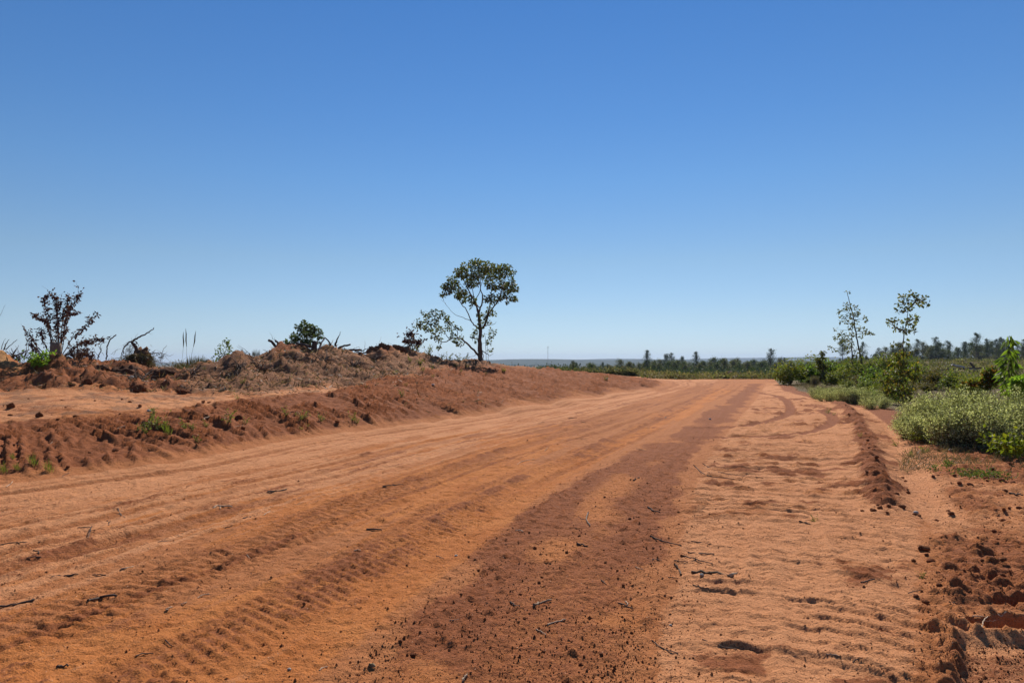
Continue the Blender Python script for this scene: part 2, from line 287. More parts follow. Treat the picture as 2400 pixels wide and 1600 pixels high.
def gz(px_, py_):            # height of the finished ground at a world point
    px_ = np.atleast_1d(np.asarray(px_, float)); py_ = np.atleast_1d(np.asarray(py_, float))
    a = np.arctan2(px_, py_-OY); r = np.hypot(px_, py_-OY)
    fi = np.interp(r, RAD, np.arange(NR)); fj = np.interp(a, AZ, np.arange(NA))
    i = np.clip(fi.astype(int), 0, NR-2); j = np.clip(fj.astype(int), 0, NA-2); u = fi-i; v = fj-j
    return (GZ[i, j]*(1-u)+GZ[i+1, j]*u)*(1-v)+(GZ[i, j+1]*(1-u)+GZ[i+1, j+1]*u)*v
_hd = np.concatenate([np.arange(2.5, 12, .01), np.arange(12, 60, .04), np.arange(60, 500, .5)])
def hit(ppx, ppy):           # where the line of sight through a photo pixel meets the ground
    xx = (ppx-CXP)/F*_hd; zz = EYE-(ppy-HOR)/F*_hd; gg = gz(xx, _hd)
    k = np.argmax(zz <= gg) if np.any(zz <= gg) else len(_hd)-1
    return xx[k], _hd[k], gg[k]

# colour weights of the soil itself: dust (pale sand), clay (dark red earth), orange (packed lane), litter (grey-brown bark and chips), ochre, veg
nv = len(X)
A = {k: np.zeros(nv) for k in ('dust', 'clay', 'orange', 'litter', 'ochre', 'veg', 'track')}
road_or = sst(.2, -.5, s1)*sst(1.2, 2.6, sT)
A['orange'][near] = np.clip(road*(.5*belt+.8*road_or*sst(.35, .6, .5*n_big+.7*streak-.006*y)+.8*m1*sst(.2,.5,streak2)+.2*m2), 0, 1)
A['dust'][near] = np.clip(.95*lane*(1-arc)*(1-.55*patch*sst(.3,.7,n_s))*sst(70, 30, y)+.9*swale+.85*left*sst(.3, .7, .35*n_m+.5*streak+.3*streak2-.02)*sst(.1, -1.2, b3)+.45*left*sst(.45, .65, .5*streak+.5*streak2)*(1-.7*m2)*(1-.7*m3)+.85*shelf*sst(.38, .58, n_m+.06)+.9*chan+.7*rub*(1-.8*rubk)+near_plate*.8+.3*belt*(1-beltk), 0, 1)
A['clay'][near] = np.clip(.85*beltk*(.8+.2*sst(14, 6, y))+.95*ma+.95*mb+.9*wk+.5*rubk+.08*rub+wc*bank*(.72+.28*sst(.4, .6, n_m))+.7*rough*wrg+.5*shelf*sst(.48, .62, fbm(x*1.2+9, y*1.2, 4, 193))+(1-arc)*lane*(.25+.5*patch)*sst(.45, .62, .5*n_s+.5*fbm(y*2.6, x*1.0, 3, 86))+.3*flk+.2*strip+.25*road_or*sst(.52,.66,.6*streak2+.3*streak+.12*n_s)+.45*w2*(1-trd)+.85*right*sst(11, 16, y)*(1-chan)+.9*right*sst(13, 18, y), 0, 1)
A['litter'][near] = np.clip(bank*(.85*wm+.35*wrg)+.6*shelf*sst(.46, .6, fbm(x*1.7, y*1.7, 3, 191)), 0, 1)
A['ochre'][near] = bank*wo
A['track'][near] = np.clip(strip*1.1+.5*w2*(1-m1)+.35*w3, 0, 1)
vv = np.zeros(nv); vv[near] = np.clip(bank*Wk[6]+right*sst(14, 24, y)*sst(.3, 1.2, vg), 0, 1); vv[~near & (Y > 60)] = 1
A['veg'] = vv
region = np.zeros(nv, int)
region[near] = np.where(bank > .5, 1, np.where(right > .5, 2, 0)); region[(Y > 60.5)] = 2
# build the three sheets
idx = np.arange(NR*NA).reshape(NR, NA)
q0 = idx[:-1, :-1].ravel(); q1 = idx[:-1, 1:].ravel(); q2 = idx[1:, 1:].ravel(); q3 = idx[1:, :-1].ravel()
quads = np.stack([q0, q3, q2, q1], 1)
co_all = np.stack([X, Y, Z], 1)

def new_mesh(name, co, faces, mat, attrs=None, smooth=True, nside=4):
    me = bpy.data.meshes.new(name); n = len(co); f = len(faces)
    me.vertices.add(n); me.vertices.foreach_set('co', np.ascontiguousarray(co, np.float32).ravel())
    me.loops.add(f*nside); me.polygons.add(f)
    me.loops.foreach_set('vertex_index', np.ascontiguousarray(faces, np.int32).ravel())
    me.polygons.foreach_set('loop_start', np.arange(0, f*nside, nside, dtype=np.int32))
    me.polygons.foreach_set('use_smooth', np.full(f, smooth))
    for k, v in (attrs or {}).items():
        if v.ndim == 1:
            a = me.attributes.new(k, 'FLOAT', 'POINT'); a.data.foreach_set('value', v.astype(np.float32))
        else:
            a = me.attributes.new(k, 'FLOAT_COLOR', 'POINT'); a.data.foreach_set('color', np.ascontiguousarray(v, np.float32).ravel())
    me.update(calc_edges=True)
    if mat: me.materials.append(mat)
    return me
def link(name, me, parent=None, loc=None):
    o = bpy.data.objects.new(name, me); COL.objects.link(o)
    if parent: o.parent = parent
    if loc is not None: o.location = loc
    return o
def tag(o, label=None, cat=None, group=None, kind=None):
    if label: o['label'] = label
    if cat: o['category'] = cat
    if group: o['group'] = group
    if kind: o['kind'] = kind
    return o

# ---------------------------------------------------------------- materials
class N:                      # tiny node helper
    def __init__(s, name):
        s.m = bpy.data.materials.new(name); s.m.use_nodes = True; s.t = s.m.node_tree; s.b = s.t.nodes['Principled BSDF']; s.out = s.t.nodes['Material Output']
    def n(s, typ, **kw):
        x = s.t.nodes.new('ShaderNode'+typ)
        for k, v in kw.items(): setattr(x, k, v)
        return x
    def l(s, a, b): s.t.links.new(a, b)
    def val(s, sock, v):
        if hasattr(v, 'is_output'): s.l(v, sock)
        else: sock.default_value = v
    def mix(s, f, a, b, mode='MIX'):
        x = s.n('Mix', data_type='RGBA', blend_type=mode)
        s.val(x.inputs[0], f)
        for i, v in ((6, a), (7, b)):
            if isinstance(v, tuple): x.inputs[i].default_value = (*v, 1)
            else: s.l(v, x.inputs[i])
        return x.outputs[2]
    def math(s, op, a, b=0.0, clamp=False):
        x = s.n('Math', operation=op, use_clamp=clamp); s.val(x.inputs[0], a); s.val(x.inputs[1], b); return x.outputs[0]
    def attr(s, k, o='Fac'): x = s.n('Attribute'); x.attribute_name = k; return x.outputs[o]
    def noise(s, scale, detail=4, rough=.6, vec=None, o='Fac'):
        x = s.n('TexNoise'); x.inputs['Scale'].default_value = scale; x.inputs['Detail'].default_value = detail; x.inputs['Roughness'].default_value = rough
        if vec: s.l(vec, x.inputs['Vector'])
        return x.outputs[o]
    def ramp(s, v, a, b):
        x = s.n('MapRange'); x.inputs[1].default_value = a; x.inputs[2].default_value = b; s.l(v, x.inputs[0]); return x.outputs[0]

def soil_material():
    k = N('red_soil'); pos = k.n('NewGeometry').outputs['Position']
    fine = k.noise(55, 5, .7, pos); mid = k.noise(7, 5, .65, pos); big = k.noise(1.3, 4, .6, pos); grit = k.noise(190, 3, .7, pos)
    def edge(a, w=.55):        # soil kinds meet along a grainy border
        s_ = k.math('ADD', k.attr(a), k.math('MULTIPLY', k.math('SUBTRACT', k.math('ADD', k.math('MULTIPLY', fine, .6), k.math('MULTIPLY', mid, .4)), .5), w*3.2))
        return k.ramp(s_, .36, .64)
    col = k.mix(k.ramp(mid, .3, .7), (.39, .138, .045), (.49, .190, .070))
    col = k.mix(edge('orange'), col, k.mix(k.ramp(big, .35, .65), (.46, .150, .038), (.55, .200, .056)))
    col = k.mix(edge('dust'), col, k.mix(k.ramp(big, .3, .7), (.53, .220, .090), (.61, .272, .120)))
    col = k.mix(edge('ochre'), col, k.mix(k.ramp(mid, .3, .7), (.36, .17, .06), (.50, .27, .11)))
    col = k.mix(k.math('MULTIPLY', k.attr('track'), k.ramp(fine, .25, .6)), col, k.mix(k.ramp(mid, .3, .7), (.27, .088, .028), (.37, .128, .042)))      # soil packed by wheels
    col = k.mix(edge('clay', .6), col, k.mix(k.ramp(mid, .3, .7), (.205, .064, .023), (.33, .110, .040)))
    lit = k.mix(k.ramp(fine, .3, .7), (.075, .042, .026), (.29, .17, .10))
    col = k.mix(k.math('MULTIPLY', edge('litter', .7), .66), col, lit)
    vg_ = k.mix(k.ramp(mid, .3, .7), (.07, .055, .025), (.17, .125, .06))
    col = k.mix(edge('veg', .5), col, vg_)
    col = k.mix(k.math('MULTIPLY', k.ramp(fine, .56, .66), .6), col, (.13, .042, .018))       # dark crumbs
    col = k.mix(k.math('MULTIPLY', k.ramp(grit, .58, .75), .35), col, (.62, .36, .22))         # pale grains
    for sc_, rad, amt, tone in ((46, .20, .75, (.12, .040, .018)), (19, .13, .75, (.14, .046, .020)), (30, .10, .8, (.66, .42, .28)), (95, .26, .5, (.14, .045, .019))):   # grit: separate grains, mostly dark, a few pale
        vo = k.n('TexVoronoi'); vo.inputs['Scale'].default_value = sc_; k.l(pos, vo.inputs['Vector'])
        sp_ = k.n('SeparateColor'); k.l(vo.outputs['Color'], sp_.inputs[0])
        on_ = k.math('MULTIPLY', k.math('LESS_THAN', vo.outputs['Distance'], rad), k.math('GREATER_THAN', k.math('ADD', sp_.outputs[0], k.math('MULTIPLY', k.math('SUBTRACT', mid, .5), .9)), .55 if tone[0] < .5 else .82))
        col = k.mix(k.math('MULTIPLY', on_, amt), col, tone)
    k.l(col, k.b.inputs['Base Color']); k.b.inputs['Roughness'].default_value = .95; k.b.inputs['Specular IOR Level'].default_value = .12
    hgt = k.math('ADD', k.math('MULTIPLY', fine, .55), k.math('MULTIPLY', k.noise(160, 3, .6, pos), .2))
    hgt = k.math('ADD', hgt, k.math('ADD', k.math('MULTIPLY', mid, 1.0), k.math('MULTIPLY', k.noise(21, 4, .65, pos), .45)))
    bp = k.n('Bump'); bp.inputs['Strength'].default_value = .75; bp.inputs['Distance'].default_value = .06; k.l(hgt, bp.inputs['Height']); k.l(bp.outputs[0], k.b.inputs['Normal'])
    return k.m
SOIL = soil_material()
fr = np.max(np.stack([region[quads[:, i]] for i in range(4)]), 0)
for i, nm in enumerate(('dirt_road', 'earth_bank', 'ground')):
    fq = quads[fr == i]; u, inv = np.unique(fq, return_inverse=True)
    o = link(nm, new_mesh(nm, co_all[u], inv.reshape(-1, 4), SOIL, {k: v[u] for k, v in A.items()})); tag(o, kind='structure')

# ---------------------------------------------------------------- geometry collector for wood and leaves
class Geo:
    def __init__(s): s.v = []; s.f = []; s.t = []; s.n = 0
    def add(s, v, f, tint):
        v = np.asarray(v, float); f = np.asarray(f, int); tint = np.asarray(tint, float)
        if tint.ndim == 1: tint = np.tile(tint[:3], (len(v), 1))
        s.v.append(v); s.f.append(f+s.n); s.t.append(tint[:, :3]); s.n += len(v)
    def tube(s, pts, r0, r1, sides=5, tint=(1, 1, 1), jag=0.0):
        p = np.asarray(pts, float); n = len(p)
        rad = np.linspace(r0, r1, n) if np.isscalar(r1) else np.asarray(r1)
        tg = np.gradient(p, axis=0); tg /= np.linalg.norm(tg, axis=1, keepdims=True)+1e-9
        ref = np.array([.31, .87, .38]) if abs(tg[0] @ np.array([.31, .87, .38])) < .9 else np.array([.9, -.2, .38])
        u = np.cross(tg, ref); u /= np.linalg.norm(u, axis=1, keepdims=True)+1e-9; w = np.cross(tg, u)
        a = np.linspace(0, 2*math.pi, sides, endpoint=False)
        R = rad[:, None]*(1+jag*rng.uniform(-1, 1, (n, sides)))
        v = p[:, None]+R[..., None]*(np.cos(a)[None, :, None]*u[:, None]+np.sin(a)[None, :, None]*w[:, None])
        i = np.arange(n-1)[:, None]*sides; j = np.arange(sides)[None]; k = (j+1) % sides
        f = np.stack([i+j, i+k, i+k+sides, i+j+sides], -1).reshape(-1, 4)
        v = v.reshape(-1, 3); m = len(v)
        caps = []
        for c, b in ((0, 0), (n-1, (n-1)*sides)):
            v = np.vstack([v, p[c]]); ci = len(v)-1
            for q in range(0, sides-1, 2): caps.append((ci, b+q, b+q+1, b+(q+2) % sides))
        s.add(v, np.vstack([f, np.array(caps)]), tint)
    def leaves(s, pos, dr, ln, wd, tint, up=None, fold=.18):
        pos = np.asarray(pos, float); n = len(pos)
        if n == 0: return
        dr = dr/(np.linalg.norm(dr, axis=1, keepdims=True)+1e-9)
        r = rng.normal(size=(n, 3)) if up is None else np.tile(np.array([0, 0, 1.0]), (n, 1))+rng.normal(size=(n, 3))*up
        sd = np.cross(dr, r); sd /= np.linalg.norm(sd, axis=1, keepdims=True)+1e-9
        nm = np.cross(sd, dr); ln = np.broadcast_to(ln, n)[:, None]; wd = np.broadcast_to(wd, n)[:, None]
        a = pos; b = pos+dr*ln*.48+sd*wd*.5+nm*fold*wd; c = pos+dr*ln-nm*ln*.08; d = pos+dr*ln*.48-sd*wd*.5+nm*fold*wd
        v = np.stack([a, b, c, d], 1).reshape(-1, 3); f = np.arange(4*n).reshape(-1, 4)
        s.add(v, f, np.repeat(tint, 4, 0))
    def obj(s, name, mat, parent=None, loc=None, smooth=False):
        me = s.mesh(name, mat, smooth); return link(name, me, parent, loc)
    def mesh(s, name, mat, smooth=False):
        v = np.vstack(s.v); f = np.vstack(s.f); t = np.vstack(s.t)
        return new_mesh(name, v, f, mat, {'tint': np.hstack([t, np.ones((len(t), 1))])}, smooth)
def rdir(n, up=0.0):
    v = rng.normal(size=(n, 3)); v /= np.linalg.norm(v, axis=1, keepdims=True); v[:, 2] += up; return v
def tints(n, cols, spread=.25):
    c = np.array(cols, float)[rng.integers(0, len(cols), n)]
    return np.clip(c*(1+rng.uniform(-spread, spread, (n, 1))), 0, 1)
def wob(pts, amp, n=3):       # smooth a polyline and add natural kinks
    p = dense(pts, n) if len(pts) > 2 else np.array([np.array(pts[0])+(np.array(pts[1])-np.array(pts[0]))*t for t in np.linspace(0, 1, 2*n+1)], float)
    q = p.copy(); q[1:-1] += rng.normal(size=(len(p)-2, p.shape[1]))*amp; return q

def leaf_material(name, trans=.4, gloss=.35, rough=.55):
    k = N(name); t = k.attr('tint', 'Color'); pos = k.n('NewGeometry').outputs['Position']
    col = k.mix(k.ramp(k.noise(9, 2, .5, pos), .3, .7), k.mix(1.0, t, (.75, .75, .75), 'MULTIPLY'), t)
    k.l(col, k.b.inputs['Base Color']); k.b.inputs['Roughness'].default_value = rough; k.b.inputs['Specular IOR Level'].default_value = gloss
    tr = k.n('BsdfTranslucent'); k.l(k.mix(1.0, t, (1.0, 1.15, .55), 'MULTIPLY'), tr.inputs[0])
    mx = k.n('MixShader'); mx.inputs[0].default_value = trans
    k.l(k.b.outputs[0], mx.inputs[1]); k.l(tr.outputs[0], mx.inputs[2]); k.l(mx.outputs[0], k.out.inputs['Surface']); return k.m
def wood_material(name, bump=.01):
    k = N(name); t = k.attr('tint', 'Color'); tc = k.n('TexCoord').outputs['Object']
    n1 = k.noise(30, 5, .7, tc); n2 = k.noise(5, 3, .6, tc)
    col = k.mix(k.ramp(n1, .3, .7), k.mix(1.0, t, (.45, .42, .4), 'MULTIPLY'), k.mix(1.0, t, (1.15, 1.12, 1.08), 'MULTIPLY'))
    k.l(k.mix(k.math('MULTIPLY', k.ramp(n2, .4, .7), .35), col, (.19, .12, .08)), k.b.inputs['Base Color']); k.b.inputs['Roughness'].default_value = .85; k.b.inputs['Specular IOR Level'].default_value = .2
    bp = k.n('Bump'); bp.inputs['Strength'].default_value = .8; bp.inputs['Distance'].default_value = bump; k.l(n1, bp.inputs['Height']); k.l(bp.outputs[0], k.b.inputs['Normal']); return k.m
def clod_material():
    k = N('earth_clod'); tc = k.n('NewGeometry').outputs['Position']; t = k.attr('tint', 'Color')
    n1 = k.noise(40, 5, .7, tc)
    k.l(k.mix(k.ramp(n1, .3, .7), k.mix(1.0, t, (.6, .55, .5), 'MULTIPLY'), t), k.b.inputs['Base Color']); k.b.inputs['Roughness'].default_value = .95; k.b.inputs['Specular IOR Level'].default_value = .1
    bp = k.n('Bump'); bp.inputs['Distance'].default_value = .05; k.l(n1, bp.inputs['Height']); k.l(bp.outputs[0], k.b.inputs['Normal']); return k.m
LEAF = leaf_material('broad_leaf'); LEAFT = leaf_material('thin_leaf', .5, .25); DRY = leaf_material('dry_leaf', .25, .15); NEEDLE = leaf_material('needles', .22, .2); TUFT = leaf_material('seed_tuft', .45, .05, .8)
WOOD = wood_material('bark'); EARTH = clod_material()

def base(ppx, depth): xx = (ppx-CXP)/F*depth; return np.array([xx, depth, gz(xx, depth)[0]])
class Sketch:                 # turns drawn photo pixels at a known depth into local metres of one plant
    def __init__(s, ox, oy, sc_, ppx, depth, sink=.05):
        s.o = (ox, oy, sc_); s.D = depth; s.b = base(ppx, depth); s.sink = sink
    def p(s, q, dy=0.0):
        px_ = s.o[0]+q[0]/s.o[2]; py_ = s.o[1]+q[1]/s.o[2]; D = s.D+dy
        return np.array([(px_-CXP)/F*D-s.b[0], dy, EYE-(py_-HOR)/F*D-s.b[2]])
    def m(s, r): return r/s.o[2]*s.D/F
    def limb(s, pts, end_dy=None, start_dy=0.0):
        e = rng.uniform(-1, 1)*.5 if end_dy is None else end_dy
        return np.array([s.p(q, start_dy+(e-start_dy)*i/max(1, len(pts)-1)) for i, q in enumerate(pts)])
def plant(name, b, label, cat, group=None, sink=0.0):
    o = bpy.data.objects.new(name, None); COL.objects.link(o); o.location = (b[0], b[1], b[2]-sink); o.empty_display_size = .2
    return tag(o, label, cat, group)

# ---------------------------------------------------------------- the tall tree on the bank
def big_tree():
    S = Sketch(930, 580, 4.9, 1125, 42); wd = Geo(); lv = Geo(); bark = (.12, .095, .075)
    L = [([(962,1330),(957,1200),(955,1100),(960,950),(945,780),(925,710)], .155, .075, 0),
     ([(925,710),(890,620),(850,540),(800,440),(760,340),(730,240)], .06, .012, -.9), ([(945,740),(975,660),(985,560),(960,480),(960,380),(930,200)], .06, .012, .2),
     ([(960,700),(905,620),(940,540),(980,400),(1010,260)], .035, .01, .9), ([(960,960),(1010,880),(1060,760),(1100,700),(1160,620),(1200,500),(1240,360),(1270,250)], .07, .012, -.5),
     ([(1160,620),(1230,590),(1300,540),(1360,470)], .03, .008, -.9), ([(1030,800),(1080,640),(1090,450),(1110,280)], .04, .01, 1.0),
     ([(960,950),(900,900),(860,850),(800,720),(740,640),(690,520),(600,430),(540,440)], .05, .008, .4), ([(860,850),(760,800),(650,760),(570,660),(510,600)], .022, .004, .9),
     ([(570,660),(545,625),(540,600)], .006, .003, .9), ([(850,540),(780,480),(690,350)], .025, .008, .5), ([(890,620),(870,480),(850,300)], .03, .008, -.3),
     ([(940,1240),(860,1150),(780,1080),(700,1040),(600,1060),(520,1085),(470,1040)], .075, .012, -1.0), ([(780,1080),(740,1130),(660,1090),(600,1062)], .03, .012, -1.1),
     ([(700,1040),(690,1010),(705,980),(650,910),(610,850),(540,790)], .035, .008, -1.3), ([(610,1060),(560,980),(480,900),(400,850),(290,850)], .025, .006, -.7), ([(480,900),(430,800),(380,750)], .015, .005, -.4),
     ([(1000,900),(1060,890),(1110,880),(1150,855)], .03, .006, .4), ([(975,1180),(1030,1215),(1065,1235),(1110,1218)], .03, .008, -.4), ([(930,1220),(870,1250),(800,1270)], .015, .005, .5),
     ([(1005,980),(1020,1120),(1030,1330)], .012, .014, .35), ([(1030,1060),(1045,1180),(1050,1335)], .010, .012, -.3), ([(985,1190),(1000,1330)], .02, .022, .25),
     ([(905,900),(925,1050),(930,1200)], .012, .012, -.25)]
    tips = []; wl = Geo(); ll = Geo(); vines = []
    for i, (pts, r0, r1, e) in enumerate(L):
        q = wob(S.limb(pts, e), .018); low_ = 12 <= i <= 16
        if 20 <= i <= 22: v_ = Geo(); v_.tube(q, r0, r1, 5, bark, .08); vines.append(v_); continue
        (wl if low_ else wd).tube(q, r0, r1, 7 if r0 > .1 else 5, bark, .08); tips.append(q)
    allp = np.vstack(tips)
    C = [(920,160,40),(850,200,50),(780,220,50),(960,220,70),(1060,230,70),(1140,250,50),(1210,230,50),(1280,230,35),(1330,290,35),(690,290,50),(760,310,60),(850,320,70),(950,330,60),(1050,330,60),(1150,330,60),(1240,300,50),(640,390,60),(560,450,45),(530,530,30),(600,480,60),(680,440,50),(740,510,60),(700,560,40),(820,410,50),(900,410,40),(1060,420,50),(1130,450,50),(1230,430,60),(1310,420,50),(1370,470,40),(1290,490,50),(1230,540,50),(1170,570,40),(1330,580,40),(1375,605,25),(1280,620,20),(830,560,40),(870,610,40),(760,600,30),(1030,590,40),(1080,560,35),(1110,620,30),(850,680,30),(1050,720,50),(1090,770,40),(1010,800,40),(940,780,35),(960,850,35),(1040,860,35),(900,980,35),(880,1010,30),(1080,960,45),(1090,1020,30),(920,1080,30),(1060,1080,40),(1090,1170,20),(970,900,40),(980,1000,25)]
    C2 = [(290,740,18),(320,775,18),(380,760,35),(350,830,35),(450,740,25),(520,750,30),(470,800,40),(570,800,30),(600,860,35),(420,860,40),(260,860,40),(240,910,30),(300,900,30),(360,930,40),(420,960,35),(470,920,35),(520,960,30),(570,920,25),(620,940,25),(690,910,25),(735,930,20),(640,1010,30),(480,1040,35),(430,1020,30),(750,1020,18),(720,1100,35),(680,1075,25),(485,1130,20),(480,1160,15)]
    cols = [(.075,.095,.035),(.10,.12,.045),(.13,.14,.05),(.17,.15,.055)]
    def cluster(cx, cy, r, dy, dens, lv=lv, wd=wd):
        c = S.p((cx, cy), dy); R = S.m(r)*1.05; n = int(dens*(r/40)**2)+4
        o = rdir(n)*(rng.uniform(0, 1, (n, 1))**.45)*R; dr = o/R+rdir(n)*.7; dr[:, 2] -= .45
        lv.leaves(c+o, dr, rng.uniform(.11, .20, n), rng.uniform(.08, .135, n), tints(n, cols))
        k = np.argmin(((allp-c)**2).sum(1)); wd.tube(wob([allp[k], (allp[k]+c)/2+rng.normal(size=3)*.05, c], .01), .011, .004, 4, bark)
    for cx, cy, r in C:
        half = 1.5*math.sqrt(max(.05, 1-((cx-950)/470)**2))
        hi = cy < 640
        for k in range(2 if hi else 1):
            cluster(cx+rng.uniform(-14, 14), cy+rng.uniform(-14, 14), r*.9, rng.uniform(-half, half) if hi else rng.uniform(-.45, .45), 36 if hi else 34)
    for cx, cy, r in C2: cluster(cx, cy, r, -.9+rng.uniform(-.6, .6), 42, ll, wl)
    t = plant('tall_tree', S.b, 'tall lone tree with open crown and a low leaning left limb', 'tree')
    tk = wd.obj('trunk', WOOD, t, smooth=True); lv.obj('crown', LEAF, t)
    for v_ in vines: v_.obj('vine', WOOD, tk)
    lm = wl.obj('low_limb', WOOD, t, smooth=True); ll.obj('limb_foliage', LEAF, lm)
big_tree()

# ---------------------------------------------------------------- dead-leaved shrub round the stump on the left
def sketch_shrub(name, S, stems, cols, leaf, per_m, label, r0=.018, droop=.6, bark=(.10, .075, .07), mat=DRY, cat='shrub', spread=.06, bare=0):
    wd = Geo(); lv = Geo()
    for i, pts in enumerate(stems):
        q = wob(S.limb(pts, rng.uniform(-.7, .7)), .012, 4); wd.tube(q, r0, .004, 5, bark)
        if i < bare: continue
        side = []
        for k in range(int(len(q)*.8)):
            j = rng.integers(len(q)//3, len(q)); d_ = rdir(1, .35)[0]*rng.uniform(1.2, 3.6)*leaf; tw_ = wob([q[j], q[j]+d_*.5+rng.normal(size=3)*.01, q[j]+d_], .008, 3); wd.tube(tw_, r0*.3, .002, 4, bark); side.append(tw_)
        for tw_ in side:
            n = 5; pos = tw_[rng.integers(1, len(tw_), n)]; dr = rdir(n); dr[:, 2] -= droop; lv.leaves(pos+rng.normal(size=(n, 3))*.01, dr, rng.uniform(.7, 1.25, n)*leaf, rng.uniform(.4, .62, n)*leaf, tints(n, cols))
        seg = np.linalg.norm(np.diff(q, axis=0), axis=1); n = int(seg.sum()*per_m)
        t = rng.uniform(.22, 1, n)**.8*(len(q)-1); a = np.clip(t.astype(int), 0, len(q)-2); u = (t-a)[:, None]
        pos = q[a]*(1-u)+q[a+1]*u; off = rdir(n)*rng.uniform(.2, 1, (n, 1))*spread
        dr = off/spread+rdir(n)*.4; dr[:, 2] -= droop
        lv.leaves(pos+off, dr, rng.uniform(.7, 1.25, n)*leaf, rng.uniform(.4, .62, n)*leaf, tints(n, cols))
        for k in range(n//6):
            wd.tube(np.array([pos[k], pos[k]+off[k]*.6, pos[k]+off[k]]), .003, .002, 3, bark)
    o = plant(name, S.b, label, cat); wd.obj('stems', WOOD, o)
    if lv.n: lv.obj('foliage', mat, o)
    return o
red = [(.10,.045,.048),(.13,.055,.05),(.075,.038,.048),(.16,.075,.05)]
sketch_shrub('dead_leaved_shrub', Sketch(0, 640, 3.015, 135, 23.3),
 [[(400,600),(350,380),(340,280),(310,200),(330,150)],[(400,600),(410,300),(390,200),(370,145)],[(420,600),(440,350),(480,220),(480,155)],[(420,600),(470,320),(530,200),(558,150)],[(380,600),(330,350),(280,320),(235,290)],[(370,600),(300,470),(290,380)],
  [(340,610),(240,480),(190,410)],[(430,600),(520,450),(600,380),(690,285)],[(440,610),(560,500),(650,470),(740,465)],[(430,600),(460,420),(480,300),(545,272)],[(410,600),(400,440),(440,300),(500,250)],[(390,600),(420,450),(395,330),(430,190)],[(430,610),(520,520),(600,490),(650,480)],
  [(400,610),(360,450),(330,330)],[(420,600),(430,480),(470,390)],[(340,620),(260,540),(215,500)],[(440,610),(500,560),(560,540)],[(470,620),(540,590),(600,560),(660,600)]],
 red, .10, 50, 'dark red-brown dead-leaved shrub sprouting around the left stump', .016)
sketch_shrub('dead_leaved_shrub', Sketch(450, 700, 3.92, 960, 35),
 [[(2030,470),(2020,400),(1990,330),(2020,310)],[(2030,470),(1990,420),(1945,365)],[(2040,470),(2070,420),(2120,385)],[(2030,460),(2035,380),(2010,300)],[(2040,470),(2000,400),(1970,380)],[(2030,470),(2060,400),(2090,400)]],
 red, .15, 40, 'small dark red-brown dead-leaved shrub on the spoil crest left of the tall tree', .014)
sketch_shrub('dead_leaved_shrub', Sketch(60, 690, 7.84, 190, 24),
 [[(1050,1250),(1000,1100),(960,1040)],[(1050,1250),(1100,1100),(1140,1060)],[(930,1250),(900,1120),(860,1090)],[(1060,1250),(1180,1140),(1260,1110)],[(1050,1250),(1040,1120),(1080,1040)],[(930,1250),(980,1150),(1010,1120)]],
 red, .09, 50, 'low dead-leaved shrub between the left stump and the bare stems', .01)

# ---------------------------------------------------------------- bare wood: stems, brush, broken logs, roots
def bare_wood(name, S, items, label, cat, tint=(.10, .078, .066), group=None):
    wd = Geo()
    for pts, a, b in items: wd.tube(wob(S.limb(pts, rng.uniform(-.25, .25)), .010, 4), a, b, 6 if a > .03 else 4, tint if not isinstance(tint, list) else tint[rng.integers(len(tint))], .12)
    o = wd.obj(name, WOOD, None, S.b, True); return tag(o, label, cat, group)
bare_wood('bent_sapling', Sketch(60, 690, 7.84, 250, 24), [([(1485,1200),(1490,1060),(1510,930),(1545,850),(1600,790),(1665,740)], .028, .018)], 'single bare bent stem with a cut tip above the left bank', 'sapling')
bare_wood('bare_sapling', Sketch(60, 690, 7.84, 232, 24), [([(1335,1200),(1345,1120),(1390,1030)], .026, .016),([(1390,1030),(1370,960),(1410,900),(1490,880)], .014, .006),([(1345,1120),(1290,1080),(1250,1000),(1170,905)], .010, .004),([(1390,1030),(1320,930),(1280,880)], .008, .003),([(1380,1040),(1400,980)], .01, .008),([(1395,1060),(1440,1120)], .007, .004)], 'leafless forked sapling just left of the bent bare stem', 'sapling')
S0 = Sketch(0, 780, 8.71, 30, 24)
it = []
for k in range(46):
    x0 = rng.uniform(-150, 520); y0 = 560-.25*x0+rng.uniform(-60, 60)+60; L_ = rng.uniform(150, 420); an = math.radians(rng.uniform(20, 85))*(1 if rng.random() < .72 else -1)
    x1 = x0+L_*math.cos(an)*(1 if an > 0 else -1)*(.8); y1 = y0-abs(L_*math.sin(an))*.75
    it.append(([(x0, y0), ((x0+x1)/2+rng.uniform(-20, 20), (y0+y1)/2+rng.uniform(-20, 20)), (x1, y1)], rng.uniform(.008, .028), .004))
it += [([(80,340),(120,240),(190,130)], .03, .008),([(120,340),(220,250),(355,130)], .022, .008),([(230,440),(330,350),(380,250)], .02, .006),([(200,520),(420,420),(600,340)], .03, .012),([(20,340),(60,200),(120,110)], .015, .004)]
bare_wood('brush_pile', S0, it, 'tangle of bare dark branches behind the yellowish mound at far left', 'brush')
bare_wood('dead_weed', Sketch(0, 640, 3.015, 5, 22.5), [([(-60,430),(0,300),(38,225)], .008, .003)], 'thin bare stem leaning in at the far left edge of the view', 'weed')

